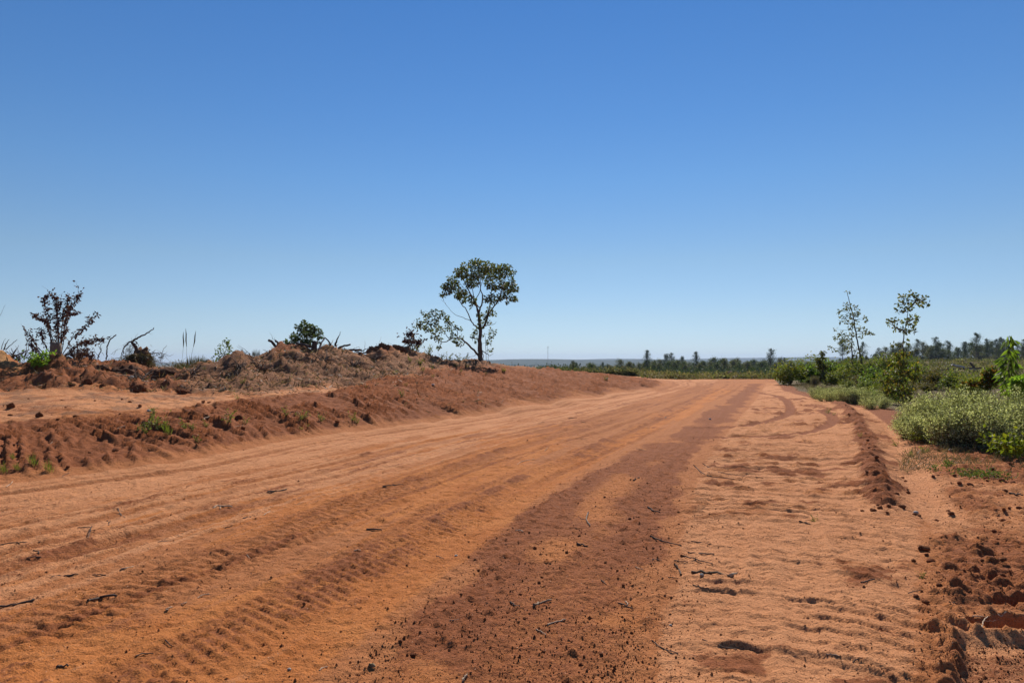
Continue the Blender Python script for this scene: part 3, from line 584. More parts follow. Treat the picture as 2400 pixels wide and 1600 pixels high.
S0 = Sketch(260, 760, 9.8, 318, 24)
it = [([(650,680),(600,590),(540,490),(480,400)], .075, .045),([(480,400),(560,350),(700,270),(860,190),(960,110),(990,70)], .038, .008),([(480,400),(400,410),(350,480),(300,540),(270,600),(290,740)], .028, .014),([(500,390),(530,340)], .02, .01),([(560,400),(600,420),(560,450),(530,430)], .02, .012),([(590,400),(640,500),(670,580)], .014, .004),
 ([(300,540),(290,480)], .012, .004),([(270,590),(240,700),(240,800)], .02, .012),([(700,680),(850,660),(1000,665),(1140,655),(1250,690)], .028, .006),([(860,660),(870,590),(850,550)], .014, .006),([(870,590),(920,570)], .01, .004),([(950,650),(1030,590)], .014, .005),([(1150,720),(1180,620),(1280,480)], .010, .006),([(1150,760),(1250,720),(1450,690)], .012, .003),
 ([(1100,760),(1200,780)], .02, .008),([(1250,740),(1330,830),(1370,890)], .006, .002),([(900,460),(960,520)], .003, .002),([(180,780),(100,790),(0,810)], .012, .006),([(60,700),(130,580),(230,560)], .006, .003),([(0,690),(60,640),(160,580)], .005, .003),([(480,400),(470,310)], .006, .002),([(540,330),(620,200)], .005, .002),([(860,190),(960,230)], .004, .002)]
for k in range(42):
    c = (rng.uniform(320, 500), rng.uniform(430, 680)); it.append(([c, (c[0]+rng.uniform(-70, 70), c[1]+rng.uniform(-60, 60)), (c[0]+rng.uniform(-120, 120), c[1]+rng.uniform(-90, 110))], .006, .002))
for k in range(40):
    c = (rng.uniform(700, 1200), rng.uniform(700, 900)); it.append(([c, (c[0]+rng.uniform(-80, 80), c[1]+rng.uniform(-80, 20)), (c[0]+rng.uniform(-160, 160), c[1]+rng.uniform(-140, 60))], .007, .002))

# lumps of earth: a deformed ball, flattened underneath
def lump_mesh(name, seed, rough_=.35, n=10, flat_=.5, tint=(.30, .105, .045)):
    u = np.linspace(0, math.pi, n); v = np.linspace(0, 2*math.pi, 2*n, endpoint=False)
    uu, vv_ = np.meshgrid(u, v, indexing='ij'); d = np.stack([np.sin(uu)*np.cos(vv_), np.sin(uu)*np.sin(vv_), np.cos(uu)], -1)
    P_ = d.reshape(-1, 3); r = 1+rough_*2*(fbm(P_[:, 0]*1.7+seed*3.1+P_[:, 2], P_[:, 1]*1.7-seed+P_[:, 2]*1.3, 4, seed)-.5); r2 = 1+rough_*1.1*(fbm(P_[:, 0]*5+P_[:, 2]*3.7, P_[:, 1]*5-P_[:, 2]*4.1+seed, 3, seed+9)-.5)
    ax = rng.normal(size=(7, 3)); ax /= np.linalg.norm(ax, axis=1, keepdims=True)
    for a in ax: r = np.minimum(r, rng.uniform(.72, .95)/np.maximum(P_ @ a, .05))     # broken faces
    P_ = P_*(r*r2)[:, None]; P_[:, 2] = np.where(P_[:, 2] < 0, P_[:, 2]*flat_, P_[:, 2])
    i = np.arange(n-1)[:, None]*2*n; j = np.arange(2*n)[None]; k = (j+1) % (2*n)
    f = np.stack([i+j, i+j+2*n, i+k+2*n, i+k], -1).reshape(-1, 4)
    q = Geo(); q.add(P_, f, np.array(tint)*1.0); return q.mesh(name, EARTH, True)
o = plant('uprooted_stump', S0.b, 'uprooted stump with earth-clogged roots and a long broken limb on the left bank', 'stump')
wd = Geo()
for pts, a, b in it: wd.tube(wob(S0.limb(pts, rng.uniform(-.3, .3)), .012, 4), a, b, 6 if a > .03 else 4, (.10, .076, .062), .12)
wd.obj('roots', WOOD, o, smooth=True)
rb = link('root_ball', lump_mesh('root_ball', 5, .9, 28, .8, (.26, .14, .075)), o); rb.scale = (.40, .38, .30); rb.location = tuple(S0.p((640, 840)))
hg = Geo()
for k in range(2200):
    a = rng.uniform(0, 2*math.pi); r_ = .42*rng.uniform(.7, 1.1); zz = rng.uniform(-.3, .4); c = np.array(S0.p((640, 840)))+np.array([math.cos(a)*r_, math.sin(a)*r_, zz])*math.sqrt(max(.1, 1-(zz/.45)**2))
    hg.leaves(c[None], rdir(1, -.8), .20, .018, tints(1, [(.13, .10, .05), (.10, .09, .04), (.18, .12, .07)]))
hg.obj('root_hair', DRY, o)

# the grey stump and other cut ends
def stump(name, b, h, r, label, tint=(.20, .15, .12), lean=0):
    wd = Geo(); p = np.array([(0, 0, -.1), (0, 0, .05), (lean*.3, 0, h*.4), (lean*.7, 0, h*.75), (lean, 0, h)]); wd.tube(p, 0, np.array([r*1.5, r*1.25, r*1.02, r*.95, r*.93]), 16, tint, .07)
    o = plant(name, b, label, 'stump'); wd.obj('trunk', WOOD, o, smooth=True)
    cp = Geo(); a = np.linspace(0, 2*math.pi, 16, endpoint=False); v = np.vstack([np.stack([lean+np.cos(a)*r*.9, np.sin(a)*r*.9, h+.004+rng.uniform(0, .03, 16)], 1), [(lean, 0, h+.015)]])
    cp.add(v, [(16, i, i+1, (i+2) % 16) for i in range(0, 15, 2)], (.42, .30, .19)); cp.obj('cut_face', WOOD, o); return o
b = base(131, 22.9); stump('tree_stump', b, .56, .17, 'short upright stump with pale stripped side at the centre of the left shrub', (.27, .20, .15))
b = base(735, 28.9); stump('tree_stump', b, .52, .12, 'dark upright stump beside the leafy bush on the spoil mound', (.10, .075, .06), .05)
Q = lambda D, ppx: Sketch(620, 740, 9.8, ppx, D)
bare_wood('broken_log', Q(28.5, 640), [([(270,720),(200,630),(90,555)], .06, .055)], 'blunt broken log poking up left from the spoil mound top', 'log')
bare_wood('broken_log', Q(28.6, 652), [([(370,720),(310,640),(255,560)], .055, .04),([(255,560),(190,530),(170,470),(110,370)], .012, .003),([(255,560),(220,500)], .006, .003)], 'broken log with a twiggy dead top beside the blunt log on the mound', 'log')
bare_wood('broken_log', Q(28.4, 710), [([(740,630),(860,650),(990,690),(1040,705)], .05, .07)], 'dark log lying level in front of the leafy bush', 'log')
bare_wood('broken_branch', Q(29.3, 752), [([(1210,830),(1270,720),(1310,620),(1385,490)], .045, .03)], 'bleached white broken branch leaning upright on the spoil mound', 'branch', (.62, .56, .48))
bare_wood('broken_branch', Q(29.5, 770), [([(1390,495),(1450,560),(1500,620),(1520,680)], .03, .05)], 'dark bent branch meeting the tip of the bleached white one', 'branch')
bare_wood('broken_branch', Q(30, 790), [([(1630,700),(1640,620),(1690,500),(1755,360)], .06, .006)], 'dark spike-shaped broken branch pointing up on the spoil mound', 'branch')
bare_wood('broken_branch', Q(30.3, 806), [([(1700,740),(1800,700),(1970,655)], .045, .04)], 'short dark log slanting right from the spoil mound', 'log')
bare_wood('brush_pile', Sketch(450, 700, 3.92, 845, 31.5), [([(1440,470),(1500,470),(1560,470)], .05, .05),([(1570,500),(1590,440),(1588,385)], .012, .004),([(1480,460),(1540,440)], .01, .005),([(1560,480),(1620,450)], .02, .01),([(1600,480),(1650,485),(1740,480)], .03, .02),([(1720,400),(1740,345)], .005, .002),([(1450,480),(1400,455)], .012, .006),([(1710,480),(1700,430),(1690,410)], .012, .005),([(1500,480),(1560,500),(1640,495)], .03, .02),([(1930,440),(1860,430),(1800,400)], .01, .005)], 'dark heap of dead branches between the spoil mound and the earth lumps', 'brush')
for (cx, cy, w, hh, D, lb) in [(897,815,19,15,33.4,'largest rounded earth lump on the spoil crest left of the tall tree'),(932,818,16,9,34,'flat-topped earth lump right of the largest one on the spoil crest'),(872,822,12,9,33,'small dark earth lump at the left foot of the largest lump'),
    (300,872,48,14,22.3,'long dark lump standing in for a shaded cut face below the uprooted stump'),(385,880,34,11,22.5,'dark lump standing in for a shaded cut face right of the long one'),(235,872,20,8,21.8,'small dark earth slab to the left of the long dark lump'),  # first two: dark lumps put where the bank's cut faces lie in shade
    (205,897,12,9,19.4,'dark wedge-shaped clod standing on the sandy shelf at left'),(240,901,8,6,19.3,'smaller dark clod right of the wedge-shaped clod on the shelf'),(322,897,15,9,19.6,'broad brown clod at the edge of the sandy shelf'),(430,917,16,7,19.2,'low brown clod near the right end of the sandy shelf'),(165,905,9,5,19.1,'small low clod left of the wedge-shaped clod'),(92,996,8,5,13.6,'dark clod on the lip of the left bank'),(24,964,9,6,15.2,'dark clod on the sand at the far left'),(560,1000,10,6,14.6,'dark clod half way up the left bank')]:
    me = lump_mesh('earth_lump', int(cx), .55, 22, .6, (.25, .098, .045) if cy > 890 else (.17, .085, .05)); bb = base(cx, D)
    o = link('earth_lump', me, None, (bb[0], bb[1], bb[2]+.02)); s_ = D/F; o.scale = (w*s_, w*s_*.7, hh*s_*1.5); o.rotation_euler = (rng.uniform(-.1, .1), rng.uniform(-.1, .25), rng.uniform(0, .5)); tag(o, lb, 'clod', 'lumps of earth on the bank')

# ---------------------------------------------------------------- leafy saplings and shrubs
def foliage_ball(lv, c, R, n, leaf, cols, aspect=.55, droop=.3, shell=.45):
    o = rdir(n)*(rng.uniform(0, 1, (n, 1))**shell)*np.array(R); dr = o/np.array(R)+rdir(n)*.8; dr[:, 2] -= droop
    lv.leaves(np.array(c)+o, dr, rng.uniform(.7, 1.3, n)*leaf, rng.uniform(.8, 1.2, n)*leaf*aspect, tints(n, cols))
def sketch_sapling(name, S, trunks, clusters, cols, leaf, label, cat='sapling', dens=22, rt=.03, bark=(.11, .09, .07), mat=None, depth=.35, droop=.3):
    wd = Geo(); lv = Geo(); P_ = []
    for pts in trunks:
        q = wob(S.limb(pts, rng.uniform(-.25, .25)), .012, 4); wd.tube(q, rt, rt*.2, 6, bark, .05); P_.append(q)
    P_ = np.vstack(P_)
    for cx, cy, r in clusters:
        c = S.p((cx, cy), rng.uniform(-depth, depth)); R = S.m(r); foliage_ball(lv, c, (R, R, R*.85), int(1.9*dens*(r/30)**2)+5, leaf*1.2, cols, .65, droop)
        below = P_[P_[:, 2] < c[2]+.02]; src = below if len(below) else P_; k = np.argmin(((src-c)**2).sum(1)); wd.tube(wob([src[k], (src[k]+c)/2+rng.normal(size=3)*.03, c], .008), rt*.28, .003, 4, bark)
    o = plant(name, S.b, label, cat); wd.obj('trunk', WOOD, o, smooth=True); lv.obj('crown', mat or LEAF, o); return o
green = [(.085,.13,.03),(.12,.16,.04),(.15,.18,.04)]
ygreen = [(.20,.23,.035),(.25,.25,.04),(.15,.19,.035),(.27,.22,.04)]
lime = [(.24,.36,.04),(.29,.40,.05),(.18,.29,.04)]
S5 = lambda ppx, D: Sketch(1800, 660, 3.485, ppx, D)
sketch_sapling('slender_sapling', S5(2021, 45), [[(775,760),(765,660),(730,480),(710,380),(690,260),(670,180),(655,120),(645,90)],[(690,740),(688,600),(684,480),(690,300)]],
 [(650,88,14),(640,190,22),(700,205,22),(650,215,25),(590,240,18),(730,240,22),(610,290,22),(670,280,30),(720,270,25),(590,325,16),(640,320,20),(700,330,28),(790,290,12),(795,315,10),(690,370,26),(740,380,22),(780,400,26),(820,420,24),(845,425,16),(600,430,24),(560,460,22),(640,440,22),(700,430,24),(545,385,10),(620,480,24),(680,490,26),(650,530,26),(700,540,22),(760,450,16),(720,600,22),(650,560,20),(740,560,18),(540,560,16),(500,540,14),(690,650,20),(750,640,20),(590,500,14)],
 [(.10,.115,.045),(.14,.14,.05),(.19,.16,.055)], .13, 'tall slender sapling with two stems and sparse leaves right of the road', dens=15, rt=.055, depth=.7)
sketch_sapling('slender_sapling', S5(2123, 25), [[(1130,1005),(1128,850),(1112,700),(1106,560),(1110,430),(1135,330),(1145,250),(1150,150)],[(1112,400),(1040,370),(990,310)],[(1135,330),(1190,310)],[(1145,220),(1230,150),(1300,180)]],
 [(1100,120,24),(1170,100,26),(1210,110,20),(1070,175,22),(1130,165,26),(1190,160,24),(1230,170,24),(1280,130,22),(1255,185,14),(1305,180,12),(1070,235,20),(1120,225,24),(1160,215,22),(1185,300,28),(1215,300,16),(1130,330,26),(1180,345,22),(1060,330,20),(990,310,12),(985,345,14),(1035,305,12),(1040,380,20),(1100,390,22),(1160,390,24),(1190,400,12),(1135,410,18),(1135,495,16),(1020,510,18),(1080,520,16)],
 [(.12,.14,.045),(.16,.17,.05),(.22,.19,.06)], .10, 'tall sapling with bare middle stem and tufted top right of the road', dens=14, rt=.032, depth=.6)
sketch_sapling('leafy_shrub', S5(2120, 24.6), [[(1130,1010),(1110,850),(1080,640)],[(1120,1010),(1060,840),(1010,720)],[(1140,1010),(1190,800),(1210,680)]],
 [(1060,600,40),(1130,590,36),(1030,650,40),(1090,660,45),(1200,690,36),(1220,720,30),(1060,730,45),(1140,740,45),(970,740,36),(1010,790,45),(1090,810,50),(1180,770,36),(1000,860,45),(1070,890,50),(1140,870,45),(1020,940,40),(1090,960,45),(950,800,35),(1160,940,30)],
 [(.16,.18,.03),(.21,.20,.035),(.30,.19,.04),(.11,.13,.03)], .10, 'yellow-green shrub with drooping leaves around the foot of the bare-stemmed sapling', 'shrub', 15, .02, depth=.45, droop=.9, mat=LEAFT)
S6 = Sketch(2200, 740, 6.03, 2362, 19)
lv = Geo(); wd = Geo(); q = wob(S6.limb([(1010,1180),(1000,1000),(1000,700),(1010,450),(990,290)], .1), .01, 4); wd.tube(q, .02, .006, 6, (.13, .12, .06))
for cx, cy in [(985,330),(1030,320),(960,380),(1060,380),(1000,420),(970,500),(1060,500),(1010,560),(1060,570),(880,640),(860,660),(910,640),(950,640),(1010,640),(1060,640),(900,720),(960,720),(1020,730),(1050,760),(880,800),(940,800),(1000,820),(1060,840),(910,900),(960,920),(1030,930),(930,980),(1000,1010),(1060,1010),(980,1080),(1030,1090),(940,1050),(1080,700),(870,860)]:
    c = S6.p((1000+(cx-1000)*.75, cy-30), rng.uniform(-.18, .18)); n = 4; dr = rdir(n)*.55+np.array([(cx-1000)/90, 0, -1.0]); lv.leaves(np.tile(c, (n, 1))+rng.normal(size=(n, 3))*.03, dr, rng.uniform(.22, .34, n), rng.uniform(.07, .11, n), tints(n, [(.16,.23,.03),(.21,.28,.035),(.10,.14,.03)]))
    k = np.argmin(((q-c)**2).sum(1)); wd.tube(wob([q[k], c], .005), .006, .003, 4, (.13, .12, .06))
o = plant('drooping_sapling', S6.b, 'upright sapling with long drooping bright green leaves behind the flowering thicket', 'sapling'); wd.obj('trunk', WOOD, o); lv.obj('crown', LEAFT, o)
sketch_sapling('leafy_shrub', Sketch(2200, 740, 6.03, 2395, 17.5), [[(1200,1150),(1190,1000),(1180,900)],[(1200,1150),(1130,1050),(1090,980)]], [(1120,960,60),(1180,930,60),(1230,920,60),(1150,1040,60),(1210,1020,70),(1100,1080,50),(1290,960,70),(1280,1060,70)], lime, .12, 'bright lime green leafy shrub at the right edge beside the drooping sapling', 'shrub', 26, .015, mat=LEAFT)
sketch_sapling('leafy_shrub', Sketch(2200, 740, 6.03, 2318, 21), [[(740,1000),(720,880),(700,800)]], [(700,800,40),(650,800,30),(760,770,40),(720,860,50),(800,800,40),(680,900,45),(760,920,50),(620,950,50),(560,960,40),(800,880,45),(700,990,50),(480,940,40),(400,945,36)], [(.16,.18,.03),(.20,.19,.03),(.10,.13,.03),(.34,.15,.03)], .10, 'yellow-green shrub with a few orange leaves left of the drooping sapling', 'shrub', 22, .012, mat=LEAFT)
sketch_sapling('leafy_shrub', Sketch(620, 740, 9.8, 708, 29.4), [[(1000,700),(980,500),(930,250),(900,120)],[(1000,700),(1100,450),(1150,300)],[(1000,690),(800,560),(720,420)]],
 [(910,130,40),(880,200,55),(970,220,60),(1060,230,50),(1110,250,35),(730,240,35),(800,300,55),(900,330,70),(1010,330,70),(1100,350,60),(1200,290,55),(1250,330,45),(1290,400,40),(860,430,60),(960,430,70),(1070,430,60),(1180,420,60),(1250,480,45),(1310,480,35),(700,430,60),(660,500,60),(730,520,60),(640,560,45),(820,520,50),(950,540,60),(890,600,55),(1010,600,60),(1080,540,45),(700,600,45),(490,590,40),(530,610,30),(1230,600,40),(950,640,60)],
 [(.09,.12,.045),(.12,.145,.05),(.07,.09,.04)], .09, 'round dark green leafy bush on top of the spoil mound', 'shrub', 6.5, .025, depth=.6)
sketch_sapling('small_sapling', Sketch(0, 640, 3.015, 527, 25.5), [[(1560,620),(1590,560),(1600,480)]], [(1600,475,22),(1620,510,24),(1560,520,22),(1625,545,22),(1540,550,20),(1580,570,26),(1530,595,24),(1560,605,24),(1610,560,20)], [(.10,.14,.03),(.14,.17,.04),(.07,.10,.03)], .08, 'small leafy green sapling left of the pointed spoil mound', dens=14, rt=.01, mat=LEAFT)
sketch_shrub('bright_weed', Sketch(0, 780, 8.71, 92, 22), [[(760,740),(700,600),(620,500)],[(760,740),(780,600),(850,490)],[(760,740),(850,620),(950,560)],[(760,740),(660,660),(600,620)],[(770,740),(820,640),(900,620)],[(760,740),(900,480),(960,420)],[(750,740),(720,560),(680,480)],[(770,740),(860,690),(920,650)]], lime, .11, 34, 'bright yellow-green weed in the dip left of the stump', .008, .2, (.1, .12, .03), LEAFT, 'weed', .10)
# roadside shrubs at the bend (right)
def shrub_mesh(nm, R, H, cols, leaf, n, seed_stems=44, mat=None, lobes=11):
    lv = Geo(); wd = Geo()
    for k in range(lobes):
        a = rng.uniform(0, 2*math.pi); rr_ = R*rng.uniform(.05, .68); c = np.array([math.cos(a)*rr_, math.sin(a)*rr_, H*rng.uniform(.25, .72)]); q = R*rng.uniform(.22, .42)
        foliage_ball(lv, c, (q, q, min(q*1.1, H*.34)), n//(lobes+4), leaf, cols, .58, .2)
        wd.tube(wob([(0, 0, -.05), c*np.array([.5, .5, .6]), c], .02), .014, .005, 4, (.12, .10, .06))
    for k in range(seed_stems):
        a = rng.uniform(0, 2*math.pi); rr_ = R*rng.uniform(.2, .9); tp = np.array([math.cos(a)*rr_, math.sin(a)*rr_, H*rng.uniform(.55, 1.28)])
        wd.tube(wob([(0, 0, -.05), tp*np.array([.45, .45, .6]), tp], .02), .008, .003, 3, (.12, .10, .05)); m_ = max(6, n//80)
        t = rng.uniform(.4, 1, m_)[:, None]; lv.leaves(tp*t+rng.normal(size=(m_, 3))*.05, rdir(m_, .2), rng.uniform(.7, 1.2, m_)*leaf, rng.uniform(.4, .7, m_)*leaf, tints(m_, cols))
    return wd.mesh('stems', WOOD), lv.mesh('foliage', mat or LEAFT)
def put(name, meshes, b, label, cat, group=None, sc_=1.0, rot=None, names=('stems', 'foliage'), sink=.03):
    o = plant(name, b, label, cat, group, sink); s_ = sc_ if isinstance(sc_, tuple) else (sc_,)*3; o.scale = s_; o.rotation_euler = (0, 0, rng.uniform(0, 6.28) if rot is None else rot)
    for n_, me in zip(names, meshes): link(n_, me, o)
    return o
SH_Y = shrub_mesh('y', .9, 1.55, ygreen, .12, 2200); SH_G = shrub_mesh('g', 1.0, 1.5, green+lime[:1], .13, 2200); SH_M = shrub_mesh('m', .8, 1.2, green+ygreen, .10, 2000); SH_O = shrub_mesh('o', .8, 1.2, [(.20,.12,.03),(.13,.11,.03),(.10,.10,.03)], .09, 1700)
for (ppx, D, me, s_, lb) in [(1852,46,SH_Y,1.05,'yellow-green bush nearest the bend at the end of the road'),(1893,47.5,SH_G,.95,'green leafy bush just right of the yellow-green bend bush'),(1925,50,SH_Y,1.15,'yellowish leafy bush behind the thin dark sapling at the bend'),(1960,46,SH_G,.95,'broad-leaved green bush between the thin dark sapling and the two-stemmed sapling'),
   (1995,44,SH_Y,.9,'yellow-green bush in front of the two-stemmed sapling'),(2035,42,SH_M,1.1,'dark green bush right of the two-stemmed sapling'),(2062,34,SH_G,.75,'bright green bush left of the bare-stemmed sapling'),(2085,31,SH_M,.8,'mixed green bush just behind the yellow-green drooping shrub'),(2095,27,SH_O,.6,'orange-tinged low bush at the left foot of the bare-stemmed sapling'),
   (2150,40,SH_M,1.0,'olive bush behind and right of the bare-stemmed sapling'),(2190,36,SH_O,.9,'brownish bush above the flowering thicket'),(2240,34,SH_M,.85,'dark olive bush above the middle of the flowering thicket'),(2035,25.5,SH_G,.32,'small bright green weed clump at the road edge'),(2285,30,SH_Y,.6,'yellowish bush over the right part of the thicket'),(2008,60,SH_M,1.3,'olive bush far behind the two-stemmed sapling'),(2075,58,SH_Y,1.2,'yellowish bush on the slope behind the bare-stemmed sapling'),(2130,65,SH_M,1.3,'dark bush on the brushy slope')]:
    put('leafy_bush', me, base(ppx, D), lb, 'bush', 'bushes right of the road', (s_*1.3, s_*1.3, s_*.92))
for k in range(46):
    D = rng.uniform(27, 62); ppx = np.interp(D, [27, 46, 62], [2075, 1880, 1850])+abs(rng.normal())*130; q = rng.uniform(.3, .75)
    put('scrub_bush', [SH_M, SH_O, SH_Y, SH_G][rng.choice(4, p=[.4, .3, .2, .1])], base(ppx, D), 'low ragged bush in the olive scrub right of the bend', 'bush', 'low scrub right of the bend', (q*1.5, q*1.5, q*.85))
for ppx, D, s_, lb in [(352,26,.34,'low brown brush just right of the uprooted stump'),(395,26.5,.36,'low brown brush left of the three tall stalks'),(425,27.5,.40,'brown brush behind the three tall stalks'),(468,27.5,.36,'brown brush behind the grey grass tussock'),(505,27.5,.34,'brown brush left of the small leafy sapling'),(275,26,.36,'brown brush behind the bent bare stem'),(190,27,.4,'brown brush behind the low dead-leaved shrub')]:
    put('dry_bush', SH_O, base(ppx, D), lb, 'bush', 'dry brush on the left crest', (s_*1.5, s_*1.2, s_))
sketch_sapling('small_sapling', Sketch(1820, 780, 8.71, 1935, 45), [[(990,1080),(980,900),(950,600),(940,420)],[(980,900),(900,650)]], [(935,420,35),(900,410,25),(970,410,25),(950,500,40),(870,580,50),(840,550,40),(900,640,60),(950,640,50),(1000,700,45),(930,740,60),(860,700,50),(980,820,50),(1000,940,45),(930,860,50),(990,1010,40)], [(.08,.09,.03),(.12,.12,.035),(.17,.15,.04)], .11, 'thin dark sapling among the bushes at the bend', dens=14, rt=.03)
bare_wood('broken_branch', Sketch(1930, 780, 7.13, 2040, 38), [([(700,740),(770,710),(830,760),(890,815)], .05, .03),([(770,710),(730,725)], .03, .02)], 'dark bent fallen branch beside the two-stemmed sapling', 'branch')
wd = Geo()
for k in range(260):
    a = rng.uniform(0, 6.28); r_ = rng.uniform(0, .22); wd.leaves(np.array([[math.cos(a)*r_, math.sin(a)*r_, 0]]), rdir(1)*.12+np.array([[0, 0, 1.0]]), rng.uniform(.5, .78), .012, tints(1, [(.20, .15, .10), (.15, .115, .075), (.25, .19, .12)]))
o = wd.obj('dry_grass_clump', DRY, None, base(1909, 42)); o.scale = (1.3, 1.3, 1); tag(o, 'upright dry brown grass clump at the road edge before the bushes', 'grass')

# ---------------------------------------------------------------- grey-white flowering bushes
def flower_bush(R, H, n_st, n_tuft):
    wd = Geo(); lv = Geo(); fl = Geo(); tp = []
    ctr = [(rng.uniform(0, 6.28), R*math.sqrt(rng.uniform(0, .85)), rng.uniform(.55, 1.08)) for _ in range(15)]
    for k in range(n_st):
        a0, r0_, h0 = ctr[rng.integers(15)]; cx_ = np.array([math.cos(a0)*r0_, math.sin(a0)*r0_]); c2 = cx_+rng.normal(size=2)*R*.13; rr_ = min(1.0, np.hypot(*c2)/R)
        h_ = H*(1-.32*rr_**2)*h0*rng.uniform(.72, 1.08)*(1.0 if rng.random() > .06 else 1.25)
        t = np.array([c2[0], c2[1], h_]); bs = np.array([cx_[0]*.55, cx_[1]*.55, -.03]); mid = (bs+t)/2+rng.normal(size=3)*.05
        q = wob([bs, mid, t], .014); wd.tube(q, .005, .0022, 3, (.15, .125, .075)); tp.append(q)
    for q in tp:
        m_ = 26; u = rng.integers(1, len(q), m_); lv.leaves(q[u]+rng.normal(size=(m_, 3))*.03, rdir(m_, .5), rng.uniform(.03, .07, m_), .012, tints(m_, [(.16,.16,.05),(.11,.12,.035),(.20,.17,.06),(.12,.13,.05)]))
        m_ = int(.85*n_tuft//n_st); s_ = rng.beta(3, 1.1, m_); u = np.clip((s_*(len(q)-1)).astype(int), 0, len(q)-1); p_ = q[u]+np.repeat(rng.normal(size=(m_//5+1, 3))*np.array([.08, .08, .06]), 5, 0)[:m_]+rng.normal(size=(m_, 3))*.014
        fl.leaves(p_, rdir(m_, .8), rng.uniform(.024, .050, m_), rng.uniform(.018, .036, m_), tints(m_, [(.66,.61,.38),(.52,.49,.28),(.28,.28,.13),(.76,.71,.48)], .2), fold=.3)
    return wd.mesh('stems', WOOD), lv.mesh('foliage', LEAFT), fl.mesh('flower_heads', TUFT)
FB = [flower_bush(1.0, 1.15, 190, 8500), flower_bush(1.0, 1.05, 170, 7600), flower_bush(1.0, 1.2, 200, 9000)]
FN = ('stems', 'foliage', 'flower_heads')
fb = [(2150,14.2,.55,'leftmost low flowering bush of the pale thicket, spilling over the channel'),(2190,13.3,.66,'second flowering bush from the left in the pale thicket'),(2205,16.2,.9,'tall flowering bush at the left back of the pale thicket'),(2228,13.0,.85,'flowering bush at the left front of the pale thicket'),(2245,15.6,1.02,'flowering bush at the middle back of the pale thicket'),
      (2300,12.6,.88,'flowering bush at the front middle of the pale thicket'),(2318,15.0,1.0,'flowering bush in the thicket in front of the drooping sapling'),(2372,12.4,.92,'flowering bush at the front right of the pale thicket'),(2395,14.4,1.0,'flowering bush at the right edge of the picture behind the front row'),(2460,12.9,.95,'flowering bush cut by the right edge of the picture'),(2470,15.2,1.0,'flowering bush mostly outside the right edge'),(2560,13.4,1.0,'flowering bush just beyond the right edge of the picture'),(2640,15,1.05,'second flowering bush beyond the right edge of the picture'),(2168,17.6,.7,'flowering bush at the far left back of the thicket beside the sapling stem')]
for i, (ppx, D, s_, lb) in enumerate(fb): put('flowering_bush', FB[i % 3], base(ppx, D), lb, 'bush', 'grey-white flowering bushes', (s_*1.02, s_*1.02, s_), None, FN)
for i, (ppx, D, s_, lb) in enumerate([(1948,26.5,.55,'leftmost of the small grey flowering bushes at the road edge'),(1985,25.5,.6,'middle small grey flowering bush at the road edge'),(2018,25,.62,'right one of the small grey flowering bushes at the road edge'),(2052,22.6,.5,'greyish flowering bush beside the bare-stemmed sapling'),(1925,29,.5,'tiny grey flowering bush beside the dry grass clump'),(1972,28,.6,'grey flowering bush behind the small ones at the road edge')]):
    put('flowering_bush', FB[(i+1) % 3], base(ppx, D), lb, 'bush', 'grey-white flowering bushes', (s_*1.25, s_*1.1, s_*1.05), None, FN)
sketch_shrub('leafy_weed', Sketch(1980, 900, 5.6, 2345, 11.4), [[(2050,900),(1990,830),(1950,800)],[(2050,900),(2050,800),(2080,760)],[(2060,900),(2120,820),(2180,850)],[(2060,900),(2140,800),(2100,770)],[(2280,900),(2300,820),(2330,800)],[(2280,900),(2240,840),(2200,820)],[(2280,900),(2340,840),(2400,830)],[(2050,900),(2000,860),(1970,850)]], [(.20,.22,.02),(.26,.25,.02),(.14,.17,.02)], .10, 40, 'yellow-green long-leaved weed at the front foot of the flowering thicket', .006, .2, (.1, .12, .03), LEAFT, 'weed', .09)
sketch_shrub('leafy_weed', Sketch(1980, 900, 5.6, 2140, 14), [[(850,700),(800,660),(760,650)],[(850,700),(860,640),(830,610)],[(860,700),(920,670),(960,680)],[(860,700),(900,640),(930,620)]], [(.24,.24,.02),(.30,.26,.02)], .07, 50, 'small yellow-green weed under the left end of the flowering thicket', .004, .2, (.1, .12, .03), LEAFT, 'weed', .07)

# ---------------------------------------------------------------- grasses and small weeds
def tussock(n, H, spread, cols, w=.008, lean=.35, heads=False):
    lv = Geo(); a = rng.uniform(0, 6.28, n); r_ = spread*np.sqrt(rng.uniform(0, 1, n)); p = np.stack([np.cos(a)*r_, np.sin(a)*r_, np.zeros(n)-.02], 1)
    dr = rdir(n)*lean; dr[:, 2] = 1; lv.leaves(p, dr, H*rng.uniform(.5, 1.1, n), w*rng.uniform(.7, 1.4, n), tints(n, cols)); return lv
dryc = [(.24,.18,.10),(.17,.13,.075),(.30,.23,.13)]
o = tussock(170, .42, .35, [(.10,.09,.06),(.14,.12,.08)], .014, .18).obj('grass_tussock', DRY, None, base(462, 25)); tag(o, 'upright grey grass tussock on the crest left of the pointed mound', 'grass')
o = tussock(60, .38, .16, [(.10,.09,.06),(.14,.12,.08)], .014, .15).obj('grass_tussock', DRY, None, base(600, 28.6)); tag(o, 'small grass tussock in the saddle right of the pointed mound', 'grass')
o = tussock(220, .22, .4, [(.10,.11,.05),(.16,.14,.07)], .012, .6).obj('grass_tussock', DRY, None, base(438, 24.2)); tag(o, 'low olive grass tuft at the foot of the three tall stalks', 'grass')
